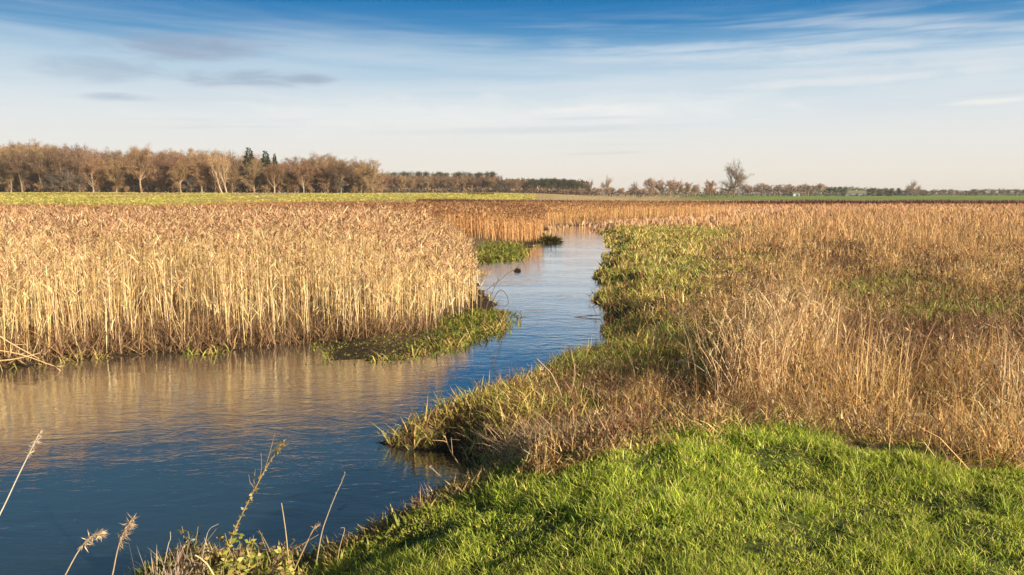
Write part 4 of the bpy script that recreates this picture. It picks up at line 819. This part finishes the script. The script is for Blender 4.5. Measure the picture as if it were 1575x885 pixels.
def undergrowth(px0, px1, y, hh, cols, label, dens, w):
    x0, x1 = at(px0, y), at(px1, y); L = x1 - x0; n = int(L * hh * dens); xs = U(x0, x1, n); ys = y + U(-3, 3, n)
    prof = hh * (.7 + .6 * fbm(xs, xs * 0 + y, .05, 19)); P = np.stack([xs, ys, height(xs, ys) - .2 + U(0, 1, n) * prof], 1); D = rng.normal(0, 1, (n, 3)) * np.array((.6, .5, .8)) + np.array((0, 0, .6))
    a = Acc(); a.spikes(P, D, U(.5, 1.0, n) * w, pick(cols, n, .25), rng, True); tag(a.make('undergrowth', MAT_TWIG), label, 'undergrowth', None, 'stuff')
DKB = [(.13, .095, .065), (.18, .13, .085), (.09, .07, .055)]
undergrowth(-150, 583, 412, 11, DKB, 'dense brown undergrowth deep in the left wood', 5, 1.0)
undergrowth(-150, 583, 356, 3.2, DKB + [(.22, .15, .09)], 'low dark undergrowth between the trunks of the left wood', 14, .6)
undergrowth(560, 905, 603, 9, DKB + [(.2, .15, .10)], 'dense brown undergrowth filling the middle wood', 9, 1.5)
undergrowth(570, 905, 551, 2.5, DKB + [(.24, .17, .11)], 'low brown brush along the foot of the middle wood', 16, .9)

# ------------------------------------------------------------------ farm buildings far away on the right
def flat_mat(name, col, rough=.8):
    m = bpy.data.materials.new(name); m.use_nodes = True; t = m.node_tree; p = t.nodes['Principled BSDF']; p.inputs['Roughness'].default_value = rough
    nz = N(t, 'ShaderNodeTexNoise'); nz.inputs['Scale'].default_value = 3; nz.inputs['Detail'].default_value = 5; t.links.new(MIX(t, nz.outputs['Fac'], tuple(c * .8 for c in col), tuple(min(1, c * 1.2) for c in col)), p.inputs['Base Color']); return m
MW = flat_mat('pale_wall', (.20, .20, .22)); MR = flat_mat('olive_roof', (.16, .17, .09)); MD = flat_mat('dark_door', (.06, .07, .09)); MWH = flat_mat('white_wall', (.42, .41, .38))
def box(name, x0, x1, y0, y1, z0, z1, mat, parent):
    V = [(x, y, z) for z in (z0, z1) for (x, y) in ((x0, y0), (x1, y0), (x1, y1), (x0, y1))]
    return build(name, V, [(3, 2, 1, 0), (4, 5, 6, 7), (0, 1, 5, 4), (1, 2, 6, 5), (2, 3, 7, 6), (3, 0, 4, 7)], [], None, mat, parent)
def barn(px0, px1, y, hw, hr, wall, label, doors):
    x0, x1 = at(px0, y), at(px1, y); xc = (x0 + x1) / 2; L = (x1 - x0) / 2; o = empty('farm_building', (xc, y, H1(xc, y)), label, 'building'); dpt = 8
    box('wall', -L, L, 0, dpt, -.3, hw, wall, o)
    V = [(-L - .4, -.5, hw), (L + .4, -.5, hw), (L + .4, dpt + .5, hw), (-L - .4, dpt + .5, hw), (-L - .4, dpt / 2, hw + hr), (L + .4, dpt / 2, hw + hr)]
    build('roof', V, [(0, 1, 5, 4), (2, 3, 4, 5), (3, 2, 1, 0)], [(0, 4, 3), (1, 2, 5)], None, MR, o)
    for d in doors: box('door', L * d - 1.1, L * d + 1.1, -.06, .02, 0, hw * .75, MD, o)
barn(1296, 1330, 660, 2.4, 2.2, MW, 'long pale farm building with an olive roof on the horizon', (-.55, 0.1, .7))
barn(1217, 1227, 600, 2.2, 1.2, MWH, 'tiny white hut beside dark bushes on the horizon', (.3,))
barn(1352, 1368, 650, 2.6, 2.0, MW, 'small grey shed right of the long farm building', (0,))
hz = build('haze', [(x, y, z) for z in (-3, 42) for (x, y) in ((-9100, -9100), (9100, -9100), (9100, 9100), (-9100, 9100))], [(3, 2, 1, 0), (4, 5, 6, 7), (0, 1, 5, 4), (1, 2, 6, 5), (2, 3, 7, 6), (3, 0, 4, 7)], [], None, None)
mh = bpy.data.materials.new('haze'); mh.use_nodes = True; t = mh.node_tree; t.nodes.clear(); pv = N(t, 'ShaderNodeVolumePrincipled'); pv.inputs['Color'].default_value = (.95, .96, 1, 1); pv.inputs['Density'].default_value = .00013; pv.inputs['Anisotropy'].default_value = 0.0
ou = N(t, 'ShaderNodeOutputMaterial'); t.links.new(pv.outputs[0], ou.inputs['Volume']); hz.data.materials.append(mh); tag(hz, kind='stuff')
print('verts', sum(len(o.data.vertices) for o in scene.objects if o.type == 'MESH'))
